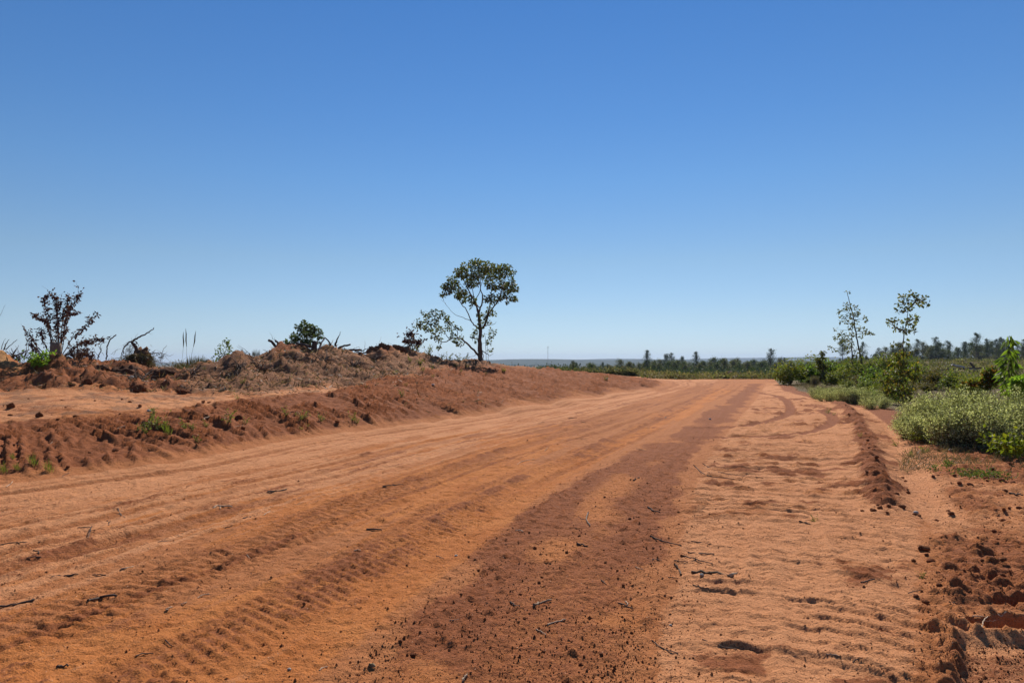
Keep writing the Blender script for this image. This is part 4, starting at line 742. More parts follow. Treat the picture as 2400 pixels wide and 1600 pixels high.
for i, (x1, y1, x0, lb) in enumerate([(430,777,426,'leftmost of the three tall seed-headed grass stalks'),(435,769,436,'middle and tallest of the three grass stalks'),(459,775,442,'right leaning one of the three tall grass stalks')]):
    D = 24.6; bb = base(x0, D); tp = np.array([(x1-CXP)/F*D-bb[0], 0, EYE-(y1-HOR)/F*D-bb[2]]); q = wob([np.zeros(3), tp*.55+np.array([.02, 0, 0]), tp], .008); st_ = Geo(); st_.tube(q, .006, .004, 4, (.18, .15, .09))
    o = plant('grass_stalk', bb, lb, 'grass', 'tall grass stalks'); st_.obj('stalk', DRY, o); hd = Geo(); hd.tube(np.array([q[-4], q[-3], q[-2], q[-1]]), 0, np.array([.008, .022, .018, .003]), 5, (.13, .10, .06)); hd.obj('seed_head', DRY, o)
WEED = []
for k in range(4):
    lv = Geo(); wd = Geo()
    for j in range(9):
        a = rng.uniform(0, 6.28); tp = np.array([math.cos(a)*.15, math.sin(a)*.15, rng.uniform(.12, .34)]); q = wob([np.zeros(3), tp*.5, tp], .01); wd.tube(q, .004, .002, 3, (.12, .13, .04)); m_ = 8
        u = rng.integers(1, len(q), m_); lv.leaves(q[u]+rng.normal(size=(m_, 3))*.012, rdir(m_, .4), rng.uniform(.04, .09, m_), rng.uniform(.02, .04, m_), tints(m_, [(.22,.22,.06),(.27,.24,.065),(.17,.17,.06)] if k != 2 else [(.30,.22,.03),(.22,.20,.04)]))
    WEED.append((wd.mesh('stems', WOOD), lv.mesh('foliage', LEAFT)))
GRS = tussock(40, .3, .07, [(.17,.20,.04),(.22,.22,.05),(.12,.15,.04)], .009, .35).mesh('blades', LEAFT)
weeds = [(360,965,.9,1,0),(345,1005,1.5,0,0),(370,995,1.6,1,0),(392,1010,1.2,1,1),(430,997,.9,0,0),(452,1003,.7,1,0),(535,985,1.2,0,0),(575,987,.7,0,0),(482,998,.6,0,0),(462,1030,.6,1,0),(670,965,.9,0,0),(710,975,1.2,3,0),(752,980,.9,1,0),(825,978,1.0,0,0),(835,985,.7,3,0),(720,998,.4,0,0),(706,1002,.4,2,0),(942,920,.9,0,0),(952,900,.6,2,0),(930,868,.8,1,0),(1015,878,.7,2,0),(115,1100,.9,0,1),(78,1085,.9,0,1),(8,1103,.8,0,1),(40,1098,.6,0,1),(30,1072,.5,1,1),(1080,868,.7,0,0),(990,862,1.0,1,0),(960,838,1.3,0,0),(985,842,1.4,3,0),(1012,858,.8,0,0),(1068,850,1.2,1,0),(1095,852,1.1,3,0),(1420,880,1.4,2,0),(1180,861,1.3,2,0),(1140,873,.6,0,0),(480,862,.5,1,0),(570,893,.9,1,0),(555,930,.7,0,0),(860,905,.5,2,0),(1940,962,.8,0,0),(1955,968,.5,3,0),(1910,1218,.35,0,0),(2160,1352,.3,1,0),(2016,1020,.5,2,0),(1700,1010,.1,0,0),(2130,1065,.7,1,0),(2165,1055,.7,3,0),(2100,1040,.6,0,0)]
wrows = []
for i, (ppx, ppy, s_, k, gr) in enumerate(weeds):
    xx, yy, zz = hit(ppx, ppy+8*s_); where = 'on the left bank slope' if ppx < 700 and ppy > 950 else 'on the spoil crest near the tall tree' if ppx < 1250 and ppy < 885 else 'on the middle of the left bank' if ppx < 1500 else 'at the right edge of the road'
    if gr: o = tag(link('grass_tuft', GRS, None, (xx, yy, zz)), 'small green grass tuft '+where, 'grass', 'green grass tufts'); o.scale = (s_*.8,)*3
    else: o = put('small_weed', WEED[k], (xx, yy, zz), ('yellowing weed ' if k == 2 else 'small bright green weed ')+where, 'weed', 'small weeds on bare earth', s_*.72)
    wrows.append((o, o['label'], xx/yy))
for (ppx, D, s_, lb) in [(1003,36,1.9,'upright small green sprout left of the tall tree'),(1035,37.5,1.2,'lowest green sprout between the red-brown shrub and the tall tree'),(1050,38,1.6,'bushy green sprout halfway to the tall tree'),(1078,39.5,1.7,'pale green sprout just left of the tall tree'),(975,35.6,1.9,'olive sprout under the small red-brown shrub'),(1092,40.5,1.6,'thin sprout at the left foot of the tall tree')]: put('green_sprout', WEED[int(ppx) % 2], base(ppx, D), lb, 'weed', 'sprouts on the crest', s_)
LFT = ['leftmost', 'second from the left', 'third from the left', 'fourth from the left', 'fifth from the left', 'sixth from the left', 'seventh from the left', 'eighth from the left', 'ninth from the left', 'tenth from the left']
from collections import defaultdict
bl = defaultdict(list)
for r_ in wrows: bl[r_[1]].append(r_)
for lb, rs in bl.items():
    rs.sort(key=lambda q: q[2])
    if len(rs) > 1:
        for i, (o, _, _) in enumerate(rs): o['label'] = lb+(', '+LFT[i] if i < len(LFT) else ', farther right')
bl = defaultdict(list)
# dry grass and low green cover under the thicket
lv = Geo()
for k in range(5200):
    D = rng.uniform(10.2, 12.6); ppx = rng.uniform(2110, 2640)
    if vnoise(np.array([ppx*.02]), np.array([D*2.0]), 5)[0] < .42: continue
    b_ = ((ppx-CXP)/F*D, D); lv.leaves(np.array([[b_[0], b_[1], gz(*b_)[0]-.01]]), rdir(1)*.9+np.array([[0, 0, .8]]), rng.uniform(.06, .22), .007, tints(1, [(.20,.14,.085),(.15,.11,.06),(.26,.19,.12),(.11,.10,.05)]))
for k in range(1500):
    D = rng.uniform(26, 44); ppx = np.interp(D, [26, 44], [1985, 1880])+rng.normal()*22
    b_ = ((ppx-CXP)/F*D, D); lv.leaves(np.array([[b_[0], b_[1], gz(*b_)[0]-.01]]), rdir(1)*.8+np.array([[0, 0, .8]]), rng.uniform(.12, .4), .016, tints(1, [(.20,.14,.085),(.15,.11,.06),(.24,.17,.10)]))
tag(lv.obj('dry_grass', DRY), 'matted dry brown grass along the foot of the roadside bushes', 'grass', kind='stuff')
lv = Geo()
for k in range(1000):
    cx, cy, rx = [(2290,1122,55),(2330,1128,40),(2222,1100,14),(2190,1108,10)][rng.choice(4, p=[.5, .3, .12, .08])]; ppx = cx+rng.normal()*rx*.55; D = EYE*F/(cy-HOR)+rng.normal()*.14
    b_ = ((ppx-CXP)/F*D, D); lv.leaves(np.array([[b_[0], b_[1], gz(*b_)[0]+rng.uniform(0, .05)]]), rdir(1, .4), rng.uniform(.02, .045), .018, tints(1, [(.08,.11,.03),(.11,.13,.035),(.17,.15,.05)]))
tag(lv.obj('low_ground_cover', LEAFT), 'low green creeping weeds in front of the thicket', 'weeds', kind='stuff')

# ---------------------------------------------------------------- sticks and twigs
CR = {7: (1000, 1050, 2.613), 8: (0, 1050, 2.352), 6: (1800, 1000, 2.613), 5: (1000, 860, 4.2), 1: (0, 640, 3.015), 2: (450, 700, 3.92), 9: (1200, 900, 1.0)}
D_, P_, G_ = (.075, .055, .045), (.55, .42, .30), (.24, .19, .15)
sticks = [(7,[(555,100),(590,80),(660,68)],4,P_),(7,[(1265,200),(1305,185)],9,D_),(7,[(990,395),(980,440),(1000,480)],9,G_),(7,[(1355,365),(1390,390),(1430,400)],10,D_),(7,[(1690,95),(1800,150),(2060,185)],4,D_),(7,[(1635,105),(1720,170),(1930,195)],5,D_),(7,[(1370,540),(1440,570),(1560,600)],9,D_),(7,[(1620,570),(1740,590),(1870,610)],4,D_),(7,[(1600,640),(1680,650),(1760,655)],9,D_),(7,[(1570,660),(1650,685),(1750,710)],8,D_),(7,[(1515,690),(1600,697)],6,D_),(7,[(1380,685),(1440,690)],5,G_),
 (7,[(1620,765),(1740,772),(1880,792)],17,(.13,.10,.06)),(7,[(1518,712),(1545,745),(1560,780)],12,(.12,.07,.04)),(7,[(1630,840),(1680,855),(1730,862)],5,D_),(7,[(510,945),(535,965),(570,970)],9,D_),(7,[(655,968),(700,952),(765,938)],17,(.30,.22,.15)),(7,[(740,1085),(800,1065),(850,1055)],10,P_),(7,[(1175,950),(1220,968),(1265,990)],9,D_),(7,[(1215,940),(1225,965)],8,P_),(7,[(1070,810),(1100,835)],8,D_),(7,[(920,588),(950,597),(985,602)],12,D_),(7,[(545,505),(590,515)],7,P_),(7,[(140,1057),(200,1050)],5,G_),(7,[(670,1110),(730,1150)],4,P_),(7,[(1380,1180),(1440,1225),(1540,1260)],4,D_),(7,[(1690,1175),(1790,1215),(1900,1235)],6,D_),(7,[(222,1432),(250,1388)],14,P_),(7,[(60,660),(105,680)],4,G_),(7,[(2280,450),(2350,470)],8,D_),(7,[(1280,728),(1330,745)],4,P_),(7,[(1480,790),(1540,800)],4,D_),
 (8,[(-20,885),(90,862),(190,838)],12,D_),(8,[(485,845),(560,832),(640,820)],14,D_),(8,[(315,1203),(375,1211)],13,D_),(8,[(910,1065),(950,1095)],6,D_),(8,[(750,1152),(845,1138)],5,D_),(8,[(285,712),(360,708),(430,700)],8,D_),(8,[(510,700),(585,700)],5,D_),(8,[(665,667),(700,664),(735,652)],6,P_),(8,[(1175,330),(1210,320),(1280,325)],7,P_),(8,[(1210,318),(1213,340)],6,P_),(8,[(1475,243),(1530,237),(1580,228)],7,D_),(8,[(2020,450),(2060,452),(2105,457)],10,D_),(8,[(0,535),(100,525),(220,520)],6,D_),(8,[(430,440),(505,440)],5,D_),(8,[(507,430),(485,500)],5,D_),(8,[(185,565),(215,585)],6,D_),(8,[(150,610),(225,602)],6,D_),(8,[(650,330),(665,365),(690,385)],4,G_),(8,[(1240,440),(1280,435)],6,D_),(8,[(1340,388),(1385,380)],6,D_),(8,[(1455,370),(1490,350)],5,P_),(8,[(1950,570),(1990,565)],5,P_),(8,[(1090,825),(1155,805)],4,P_),(8,[(930,895),(950,880)],8,P_),(8,[(1000,862),(1030,852)],6,P_),(8,[(1760,1226),(1805,1210)],7,P_),(8,[(2035,1205),(2065,1212)],16,(.32,.24,.13)),(8,[(870,520),(950,510)],4,G_),(8,[(2110,212),(2225,203)],6,D_),(8,[(1360,590),(1375,610)],4,P_),(8,[(590,400),(598,425)],5,D_),
 (6,[(570,956),(610,950),(655,940)],10,D_),(6,[(1390,1155),(1425,1172),(1460,1195)],9,P_),(6,[(1255,1200),(1340,1210)],5,P_),(6,[(1310,1230),(1345,1210)],5,P_),(6,[(860,1020),(940,1005)],4,D_),(6,[(1110,1075),(1160,1090)],8,D_),(6,[(355,1405),(440,1415)],5,G_),(6,[(1480,410),(1560,425)],12,D_),(6,[(520,1445),(580,1430)],6,D_),(6,[(780,265),(840,262)],3,D_),
 (5,[(1395,510),(1440,505),(1480,500)],9,D_),(5,[(1525,548),(1570,548)],5,D_),(5,[(705,802),(780,790)],5,D_),(5,[(1160,828),(1190,800)],6,P_),(5,[(2065,805),(2145,828)],7,D_),(5,[(1470,700),(1580,722)],4,D_),(5,[(1125,548),(1160,545)],4,D_),
 (1,[(830,1110),(880,1090),(960,1085)],5,P_),(1,[(1440,1052),(1480,1025)],8,P_),(1,[(1620,1100),(1720,1080)],5,P_),(1,[(355,1207),(372,1190)],4,P_),(1,[(45,1512),(90,1475)],6,P_),(1,[(90,1212),(170,1205)],4,P_),(1,[(1280,798),(1310,820)],5,P_),(1,[(440,1440),(490,1415)],5,D_),(2,[(1125,660),(1145,640)],6,P_),(2,[(1230,680),(1245,650)],5,P_),(2,[(1560,820),(1600,790)],4,P_),(2,[(1920,735),(2060,745)],5,D_),(2,[(660,870),(675,845)],5,P_),(2,[(480,880),(590,925)],4,D_),(2,[(225,650),(215,630)],8,P_)]
rows = []
for cid, pts, th, tone in sticks:
    ox, oy, s_ = CR[cid]; W_ = [np.array(hit(ox+a/s_, oy+b/s_)) for a, b in pts]; D = np.mean([w[1] for w in W_])
    for w in W_: w[2] = gz(w[0], w[1])[0]
    r_ = max(.0035, .5*th/s_*(2.4 if cid in (7, 8, 6) else 2.0)*D/F*.42)
    if len(W_) == 2: W_ = [W_[0], (W_[0]+W_[1])/2+np.array([rng.normal()*.01, rng.normal()*.01, .004]), W_[1]]
    W_ = np.array(W_); W_[:, 2] += r_*.8; c0 = W_.mean(0); W_[-1, 2] += rng.uniform(0, .5)*r_
    wd = Geo(); wd.tube(wob(W_-c0, r_*.5, 4), r_, r_*rng.uniform(.55, .9), 7, tone, .09)
    L_ = np.linalg.norm(W_[-1]-W_[0])
    for t_ in range(1 if (r_ < .012 and L_ > .25) else 0):
        k = W_[1]-c0; wd.tube(wob([k, k+np.array([rng.uniform(-.5, .5), rng.uniform(-.4, .4), .10])*L_*.35], .004), r_*.6, r_*.3, 4, tone)
    size = 'thick' if r_ > .02 else 'thin' if r_ < .009 else 'medium'; tn = 'pale' if tone is P_ else 'grey' if tone is G_ else 'dark' if tone is D_ else 'brown'
    ppx = ox+pts[0][0]/s_; ppy = oy+pts[0][1]/s_
    s1_, _ = pline(L1, c0[:1], c0[1:2]); s2_, _ = pline(L2, c0[:1], c0[1:2])
    where = 'on the left bank' if cid in (1, 2) else 'in the dark pit at lower right' if cid == 6 and ppx > 2250 else 'on the broken ground at right' if ppx > 2100 else 'on the sandy right side' if s2_[0] > 0 else 'on the dark crumbly strip' if s1_[0] > 0 else 'on the left side of the road' if ppx < 620 else 'on the middle of the road'
    o = wd.obj('stick', WOOD, None, c0, True)
    if th == 17 and cid == 7 and pts[0][0] == 1620: be = Geo(); e_ = W_[-1]-c0; be.tube(wob([e_+np.array([-.03, .0, .0]), e_+np.array([.0, .0, .012]), e_+np.array([.03, 0, .022])], .002), .014, .006, 6, (.62, .50, .34), .3); be.obj('broken_end', WOOD, o)
    rows.append((o, f'{size} {tn} {"twig" if size == "thin" else "stick"} lying {where}', c0[1]))
ORD = ['nearest', 'second nearest', 'third nearest', 'fourth nearest', 'fifth nearest', 'sixth nearest', 'seventh nearest', 'eighth nearest', 'ninth nearest', 'tenth nearest', 'eleventh nearest', 'twelfth nearest']
for r_ in rows: bl[r_[1]].append(r_)
for lb, rs in bl.items():
    rs.sort(key=lambda q: q[2])
    for i, (o, _, _) in enumerate(rs): tag(o, lb if len(rs) == 1 else f'{lb}, {ORD[i]} of its kind' if i < len(ORD) else lb, 'stick', 'sticks scattered on the ground')

# torn roots and sticks tangled over the spoil mounds
for cx, cy, D, lb in [(610,868,24.5,'tangle of torn roots in the dip right of the pointed mound'),(560,855,23,'torn roots sticking out of the pointed mound face'),(690,850,26,'dark tangle of roots in the hollow under the leafy bush'),(760,845,27,'tangle of roots under the dark upright stump'),(830,862,27.5,'dead sticks strewn on the right flank of the spoil mound'),(880,840,30.5,'dead sticks below the largest earth lump'),(330,880,21.5,'broken roots beside the long dark lump'),(450,880,22.3,'dead twigs at the foot of the three tall stalks')]:
    b_ = base(cx, D); wd = Geo()
    for k in range(34):
        o_ = np.array([rng.normal()*.05, rng.normal()*.05, .02]); a_ = rng.uniform(0, 6.28); R_ = rng.uniform(.25, 1.0); d_ = np.array([math.cos(a_)*R_, math.sin(a_)*R_, 0]); d_[2] = gz(b_[0]+d_[0], b_[1]+d_[1])[0]-b_[2]+rng.uniform(-.02, .22)
        wd.tube(wob([o_, o_+d_*.5+rng.normal(size=3)*.06+np.array([0, 0, .08]), o_+d_], .015), rng.uniform(.005, .022), .003, 4, [(.10, .072, .055), (.20, .14, .10), (.30, .22, .16), (.07, .05, .04)][rng.integers(4)])
    tag(wd.obj('root_tangle', WOOD, None, b_), lb, 'roots', 'torn roots on the spoil mounds')

# ---------------------------------------------------------------- clods and crumbs
CM = [lump_mesh('clod', 40+k, .5, 6, .5, c) for k, c in enumerate([(.30, .105, .045), (.34, .125, .05), (.25, .09, .04), (.38, .145, .06), (.28, .10, .045)])]
def belt_ok(x_, y_):
    a, _ = pline(L1, x_, y_); b_, _ = pline(L2, x_, y_); return (a > .05)*(b_ < .2)
cl_pts = []
for k in range(400):
    D = rng.uniform(3.7, 9); ppx = rng.uniform(850, 1800); xx = (ppx-CXP)/F*D
    if belt_ok(np.array([xx]), np.array([D]))[0] and len(cl_pts) < 34: cl_pts.append((xx, D, rng.uniform(.010, .02), 'dark clod on the crumbly strip in the middle foreground'))
for k in range(400):
    D = rng.uniform(4.6, 11); ppx = rng.uniform(2110, 2420); xx = (ppx-CXP)/F*D
    if len(cl_pts) < 90: cl_pts.append((xx, D, rng.uniform(.012, .034), 'red clod on the broken ground at right'))
for k in range(40):
    t_ = rng.uniform(0, 1); i = int(t_*(len(WR)-1.001)); p_ = WR[i]+(WR[i+1]-WR[i])*(t_*(len(WR)-1)-i); cl_pts.append((p_[0]+rng.normal()*.12, p_[1], rng.uniform(.015, .035), 'dark clod on the ridge of spoil along the right road edge'))
for k in range(70):
    D = rng.uniform(10, 17); ppx = rng.uniform(0, 900); xx = (ppx-CXP)/F*D
    if pline(TOE, np.array([xx]), np.array([D]))[0][0] < -.2: cl_pts.append((xx, D, rng.uniform(.02, .05), 'red clod on the slope of the left bank'))
for xx, D, r_, lb in cl_pts:
    o = link('dirt_clod', CM[rng.integers(len(CM))], None, (xx, D, gz(xx, D)[0]+r_*.25)); o.scale = (r_*rng.uniform(.8, 1.4), r_*rng.uniform(.8, 1.2), r_*rng.uniform(.7, 1)); o.rotation_euler = (0, 0, rng.uniform(0, 6.28)); tag(o, lb, 'clod', 'clods '+lb.split(' clod ')[1])
# crumbs nobody could count
n = 90000; D = 3.5*(1/(1-rng.uniform(0, .78, n))); ppx = rng.uniform(-100, 2500, n); xx = (ppx-CXP)/F*D
a_, _ = pline(L1, xx, D); b_, _ = pline(L2, xx, D); v_, _ = pline(VG, xx, D); t_, _ = pline(TOE, xx, D)
pr = np.where((a_ > 0) & (b_ < .1), .36*sst(.35, .6, fbm(xx*1.2, D*1.2, 3, 61)+.1)+.10, .07)+np.where(v_ > 0, .45, 0)+np.where(t_ < -.1, .35, 0)+.25*np.exp(-((b_-.1)/.3)**2)
pr *= sst(.25, .6, fbm(xx*2.6, D*2.6, 3, 63)+.1)
kp = rng.uniform(0, 1, n) < pr; xx = xx[kp]; D = D[kp]; n = len(xx); r_ = np.minimum(.0018+rng.exponential(.0021, n), .014)*(.8+.03*D); zz = gz(xx, D)
octv = np.array([(1, 0, 0), (0, 1, 0), (-1, 0, 0), (0, -1, 0), (0, 0, 1), (0, 0, -.6)], float)
an = rng.uniform(0, 6.28, n); ca, sa = np.cos(an), np.sin(an)
V = octv[None]*r_[:, None, None]*rng.uniform(.6, 1.35, (n, 6, 1)); V = np.stack([V[..., 0]*ca[:, None]-V[..., 1]*sa[:, None], V[..., 0]*sa[:, None]+V[..., 1]*ca[:, None], V[..., 2]], -1)
V += np.stack([xx, D, zz+r_*.35], -1)[:, None]
Fq = np.array([(0, 1, 4), (1, 2, 4), (2, 3, 4), (3, 0, 4), (1, 0, 5), (2, 1, 5), (3, 2, 5), (0, 3, 5)])
ft = (np.arange(n)[:, None, None]*6+Fq[None]).reshape(-1, 3); tn = np.repeat(tints(n, [(.36,.13,.05),(.30,.105,.042),(.42,.16,.065),(.24,.09,.04),(.48,.21,.095)]), 6, 0)
me = new_mesh('crumb', V.reshape(-1, 3), ft, EARTH, {'tint': np.hstack([tn, np.ones((len(tn), 1))])}, False, 3)
tag(link('soil_crumbs', me), 'loose crumbs of red soil strewn over road and bank', 'crumbs', kind='stuff')
# bark chips and roots over the spoil heap
lt = Geo(); n = 42000; D = rng.uniform(19, 40, n); ppx = rng.uniform(-60, 1180, n); xx = (ppx-CXP)/F*D
wm_ = _samp(_wt[4], ppx, D)+.45*_samp(_wt[3], ppx, D)+.22*_samp(_wt[2], ppx, D)+.05*_samp(_wt[1], ppx, D); t_, _ = pline(TOE, xx, D); kp = (rng.uniform(0, 1, n) < wm_*(.3+sst(.35, .6, fbm(xx*.9, D*.9, 3, 66)))) & (t_ < -.3)
xx = xx[kp]; D = D[kp]; n = len(xx); zz = gz(xx, D)
lt.leaves(np.stack([xx, D, zz+.01], 1), rdir(n)*np.array([1, 1, .45])+np.array([0, 0, .12]), rng.uniform(.06, .34, n), rng.uniform(.012, .04, n), tints(n, [(.09,.06,.042),(.15,.095,.062),(.22,.145,.095),(.34,.24,.16),(.06,.042,.032),(.18,.075,.04)]))
tag(lt.obj('bark_litter', DRY), 'grey-brown bark, chips and torn roots covering the spoil heap', 'litter', kind='stuff')
# white stones
SM = lump_mesh('pebble', 77, .25, 6, .7, (.75, .72, .66))
for i, (ppx, ppy, r_, lb) in enumerate([(1069,1303,.016,'small white pebble at the edge of the dark strip'),(678,1569,.012,'white pebble at the bottom of the wheel lane'),(2147,1203,.03,'white stone in the washed channel'),(308,886,.09,'pale stone below the long dark lump'),(1423,888,.08,'white stone on the far end of the bank'),(1664,983,.04,'white pebble on the far road'),(1015,905,.06,'white stone high on the left bank'),(1560,979,.03,'small white stone by the tyre arcs'),(1572,1466,.012,'tiny white pebble on the sandy right side'),(1645,1349,.018,'pale stone in front of the thick log'),(349,964,.05,'white scrap on the sandy shelf')]):
    xx, yy, zz = hit(ppx, ppy); o = link('pebble', SM, None, (xx, yy, zz+r_*.3)); o.scale = (r_, r_*.8, r_*.7); tag(o, lb, 'stone', 'pale stones')

# ---------------------------------------------------------------- the field, woods and hills beyond
pineg = [(.045,.070,.032),(.058,.086,.036),(.075,.10,.042)]; oakg = [(.075,.095,.036),(.095,.11,.04),(.12,.12,.045)]; rust = [(.15,.105,.05),(.12,.10,.045)]
def pine(H, seed, sparse=.5):
    wd = Geo(); lv = Geo(); wd.tube(wob([(0, 0, -1), (rng.normal()*.1, 0, H*.5), (rng.normal()*.25, 0, H)], .03), H*.014, H*.003, 6, (.13, .10, .085))
    z0 = H*sparse; nb = 40; lop = rng.uniform(0, 6.28)
    for k in range(nb):
        f_ = (k+rng.uniform())/nb; z = z0+(H-z0)*f_; R = H*(.03+.17*(1-f_)**.5*min(1, f_*3+.3))*rng.uniform(.4, 1.15); a = rng.uniform(0, 6.28); R *= 1+.35*math.cos(a-lop)
        tp = np.array([math.cos(a)*R, math.sin(a)*R, z+R*.3]); wd.tube(np.array([(0, 0, z-.1*R), tp*np.array([.5, .5, 1]), tp]), H*.004, H*.0012, 3, (.12, .09, .08)); n_ = 34
        for c, q in ((tp, .34), (tp*np.array([.55, .55, 1]), .42)): lv.leaves(c+rng.normal(size=(n_, 3))*np.array([R*q+.07, R*q+.07, .25+R*.12]), rdir(n_, .3), rng.uniform(.2, .4, n_), rng.uniform(.12, .26, n_), tints(n_, pineg))
    return wd.mesh('trunk', WOOD, True), lv.mesh('crown', NEEDLE)
def broad(H, cols, wide=.34, low=.12):
    wd = Geo(); lv = Geo(); wd.tube(wob([(0, 0, -1), (.1, 0, H*.3), (0, .1, H*.75)], .05), H*.018, H*.006, 6, (.11, .09, .075))
    for k in range(44):
        f_ = rng.uniform(low, 1); R = H*wide*math.sin(math.pi*min(.97, (f_-low)/(1.02-low)*.75+.22))*math.sqrt(rng.uniform(.02, 1)); a = rng.uniform(0, 6.28); c = np.array([math.cos(a)*R, math.sin(a)*R, H*f_*.95])
        wd.tube(wob([(0, 0, H*f_*.55), c*np.array([.6, .6, .9]), c], .05), H*.005, H*.0015, 3, (.11, .09, .075)); n_ = 60
        lv.leaves(c+rng.normal(size=(n_, 3))*H*np.array([.06, .06, .05]), rdir(n_), rng.uniform(.25, .5, n_), rng.uniform(.2, .36, n_), tints(n_, cols))
    return wd.mesh('trunk', WOOD, True), lv.mesh('crown', LEAF)
PINES = [pine(14, 1, .28), pine(15, 2, .42), pine(12, 3, .15), pine(14, 4, .2)]; OAKS = [broad(10, oakg), broad(11, oakg+rust, .3), broad(9, rust+oakg, .36), broad(10, pineg+oakg, .4, .1)]
TN = ('trunk', 'crown')
def tree_to(ppx, top, D, protos, H0, name, label, cat='tree', group=None):   # tree whose top reaches a photo row at its depth
    b_ = base(ppx, D); Ht = EYE-(top-HOR)/F*D-b_[2]; s_ = max(.4, Ht/H0); i = rng.integers(len(protos))
    return put(name, protos[i], b_, label, cat, group, (s_*rng.uniform(.85, 1.15), s_*rng.uniform(.85, 1.15), s_), None, TN, 0)
mid_pines = [(1672,827,330,'tallest pine in the middle of the far tree line'),(1694,829,335,'second tall pine right beside the tallest middle one'),(1730,834,360,'small pointed pine right of the two middle pines'),(1806,829,300,'pine with two heads at the right of the middle tree line'),(1453,837,250,'thin pine at the left end of the middle tree line'),(1588,838,330,'thin feathered tree left of the middle pines'),(1560,832,300,'sparse-topped thin tree in the middle tree line'),(1574,837,310,'slim tree between two feathered ones'),(1516,832,280,'bare-topped thin tree over the rust-coloured oak'),(1830,833,330,'rounded pine just right of the two-headed pine'),(1760,838,380,'low pine between the middle pines and the two-headed pine'),(1632,835,310,'bushy dark pine left of the tallest middle pine')]
for ppx, top, D, lb in mid_pines: tree_to(ppx, top, D, [PINES[2], PINES[0], OAKS[1], OAKS[3]], 12, 'pine_tree', lb, 'tree', 'trees of the middle tree line')
for ppx, top, D, lb in [(1532,840,270,'broad rust-tinged oak in the middle tree line'),(1475,843,240,'dark round tree at the left of the middle tree line'),(1605,845,280,'dark broad tree left of the tallest middle pine'),(1345,855,200,'low dark tree clump above the pale grass on the bank end'),(1300,857,210,'leftmost dark tree clump right of the bank crest'),(1385,853,210,'round dark tree right of the low tree clump'),(1425,850,220,'mid-green round tree in the gap above the bank end'),(1650,846,300,'broad tree under the tallest middle pine'),(1716,846,300,'broad tree under the small pointed pine'),(1780,848,290,'broad olive tree left of the two-headed pine'),(1850,846,300,'broad dark tree left of the bend bushes'),(1890,847,310,'olive tree above the bend bushes')]:
    tree_to(ppx, top, D, OAKS, 10, 'broadleaf_tree', lb, 'tree', 'broadleaf trees of the middle tree line')
right_pines = [(1975,800,210,'pine standing behind the two-stemmed sapling at left'),(2022,795,215,'dense pine behind the right side of the two-stemmed sapling'),(2058,816,260,'short broken-topped pine in the gap between the saplings'),(2092,812,270,'low rounded pine at the left end of the right tree line'),(2112,808,270,'pine just left of the bare-stemmed sapling top stem'),(2150,800,300,'dome-topped pine right of the bare-stemmed sapling'),(2194,791,300,'slim tall pine with a clear trunk in the right tree line'),(2222,800,310,'bushy pine right of the slim tall one'),(2288,787,290,'wide flat-topped pine, tallest of the right tree line'),(2313,795,300,'narrow pine right of the flat-topped one'),(2335,800,300,'pine left of the drooping sapling'),(2352,796,290,'pine hidden partly by the drooping sapling'),(2385,800,300,'pine just right of the drooping sapling'),(2400,796,300,'pine at the right edge of the picture'),(2260,802,320,'low pine left of the flat-topped pine'),(2175,806,330,'low pine between the dome-topped and the slim pine')]
for ppx, top, D, lb in right_pines: tree_to(ppx, top, D, PINES, 14, 'pine_tree', lb, 'tree', 'pines of the right tree line')
for ppx in np.arange(2068, 3100, 9): tree_to(ppx+rng.uniform(-5, 5), rng.uniform(797, 817) if ppx > 2110 else rng.uniform(812, 824), rng.uniform(290, 390), OAKS+OAKS+PINES[2:3], 11, 'woodland_tree', 'dark tree filling the wood of the right tree line', 'tree', 'trees filling the right tree line')
for ppx in np.arange(1260, 2060, 8): tree_to(ppx+rng.uniform(-6, 6), rng.uniform(847, 858) if ppx < 1500 else rng.uniform(838, 851), rng.uniform(220, 420), OAKS+OAKS+PINES[2:3], 11, 'woodland_tree', 'small tree filling the wood of the middle tree line', 'tree', 'trees filling the middle tree line')
# brush: one mass of shrubs
def clump_field(name, pos, R, Hh, cols_of, per, leaf, label, cat, mat):
    n_ = len(pos); rep = np.repeat(np.arange(n_), per); o = rdir(n_*per)*(rng.uniform(0, 1, (n_*per, 1))**.5)
    P3 = pos[rep]+o*np.stack([R[rep], R[rep], Hh[rep]*.5], 1)+np.array([0, 0, 1])*Hh[rep][:, None]*.45
    lv = Geo(); m_ = len(rep); lf = leaf[rep]*rng.uniform(.7, 1.3, m_); t = cols_of[rep]*rng.uniform(.7, 1.3, (m_, 1))
    lv.leaves(P3, o+rdir(m_)*.6+np.array([0, 0, .25]), lf, lf*.6, t); return tag(lv.obj(name, mat), label, cat, kind='stuff')
n = 5800; D = 60.5+190*rng.uniform(0, 1, n)**1.6; ppx = np.where(rng.uniform(0, 1, n) < .5, rng.uniform(1250, 1900, n), rng.uniform(1850, 3300, n)); D = np.where(ppx > 2420, 15+230*rng.uniform(0, 1, n)**1.7, D); D = np.where(ppx > 1900, np.maximum(D-24*sst(1900, 2050, ppx)*(ppx < 2420), 14), D); D = np.where(ppx < 1500, np.maximum(D, 70), D)
xx = (ppx-CXP)/F*D; pos = np.stack([xx, D, gz(xx, D)], 1)
hs = (rng.uniform(.5, 1.5, n))*np.where(ppx > 1900, .62, .85)*np.interp(D, [60, 75, 250], [.62, .95, 1.3]); pal = np.array([(.10,.098,.042),(.125,.118,.05),(.165,.138,.075),(.20,.155,.10),(.12,.09,.06),(.29,.26,.17),(.125,.13,.045)])
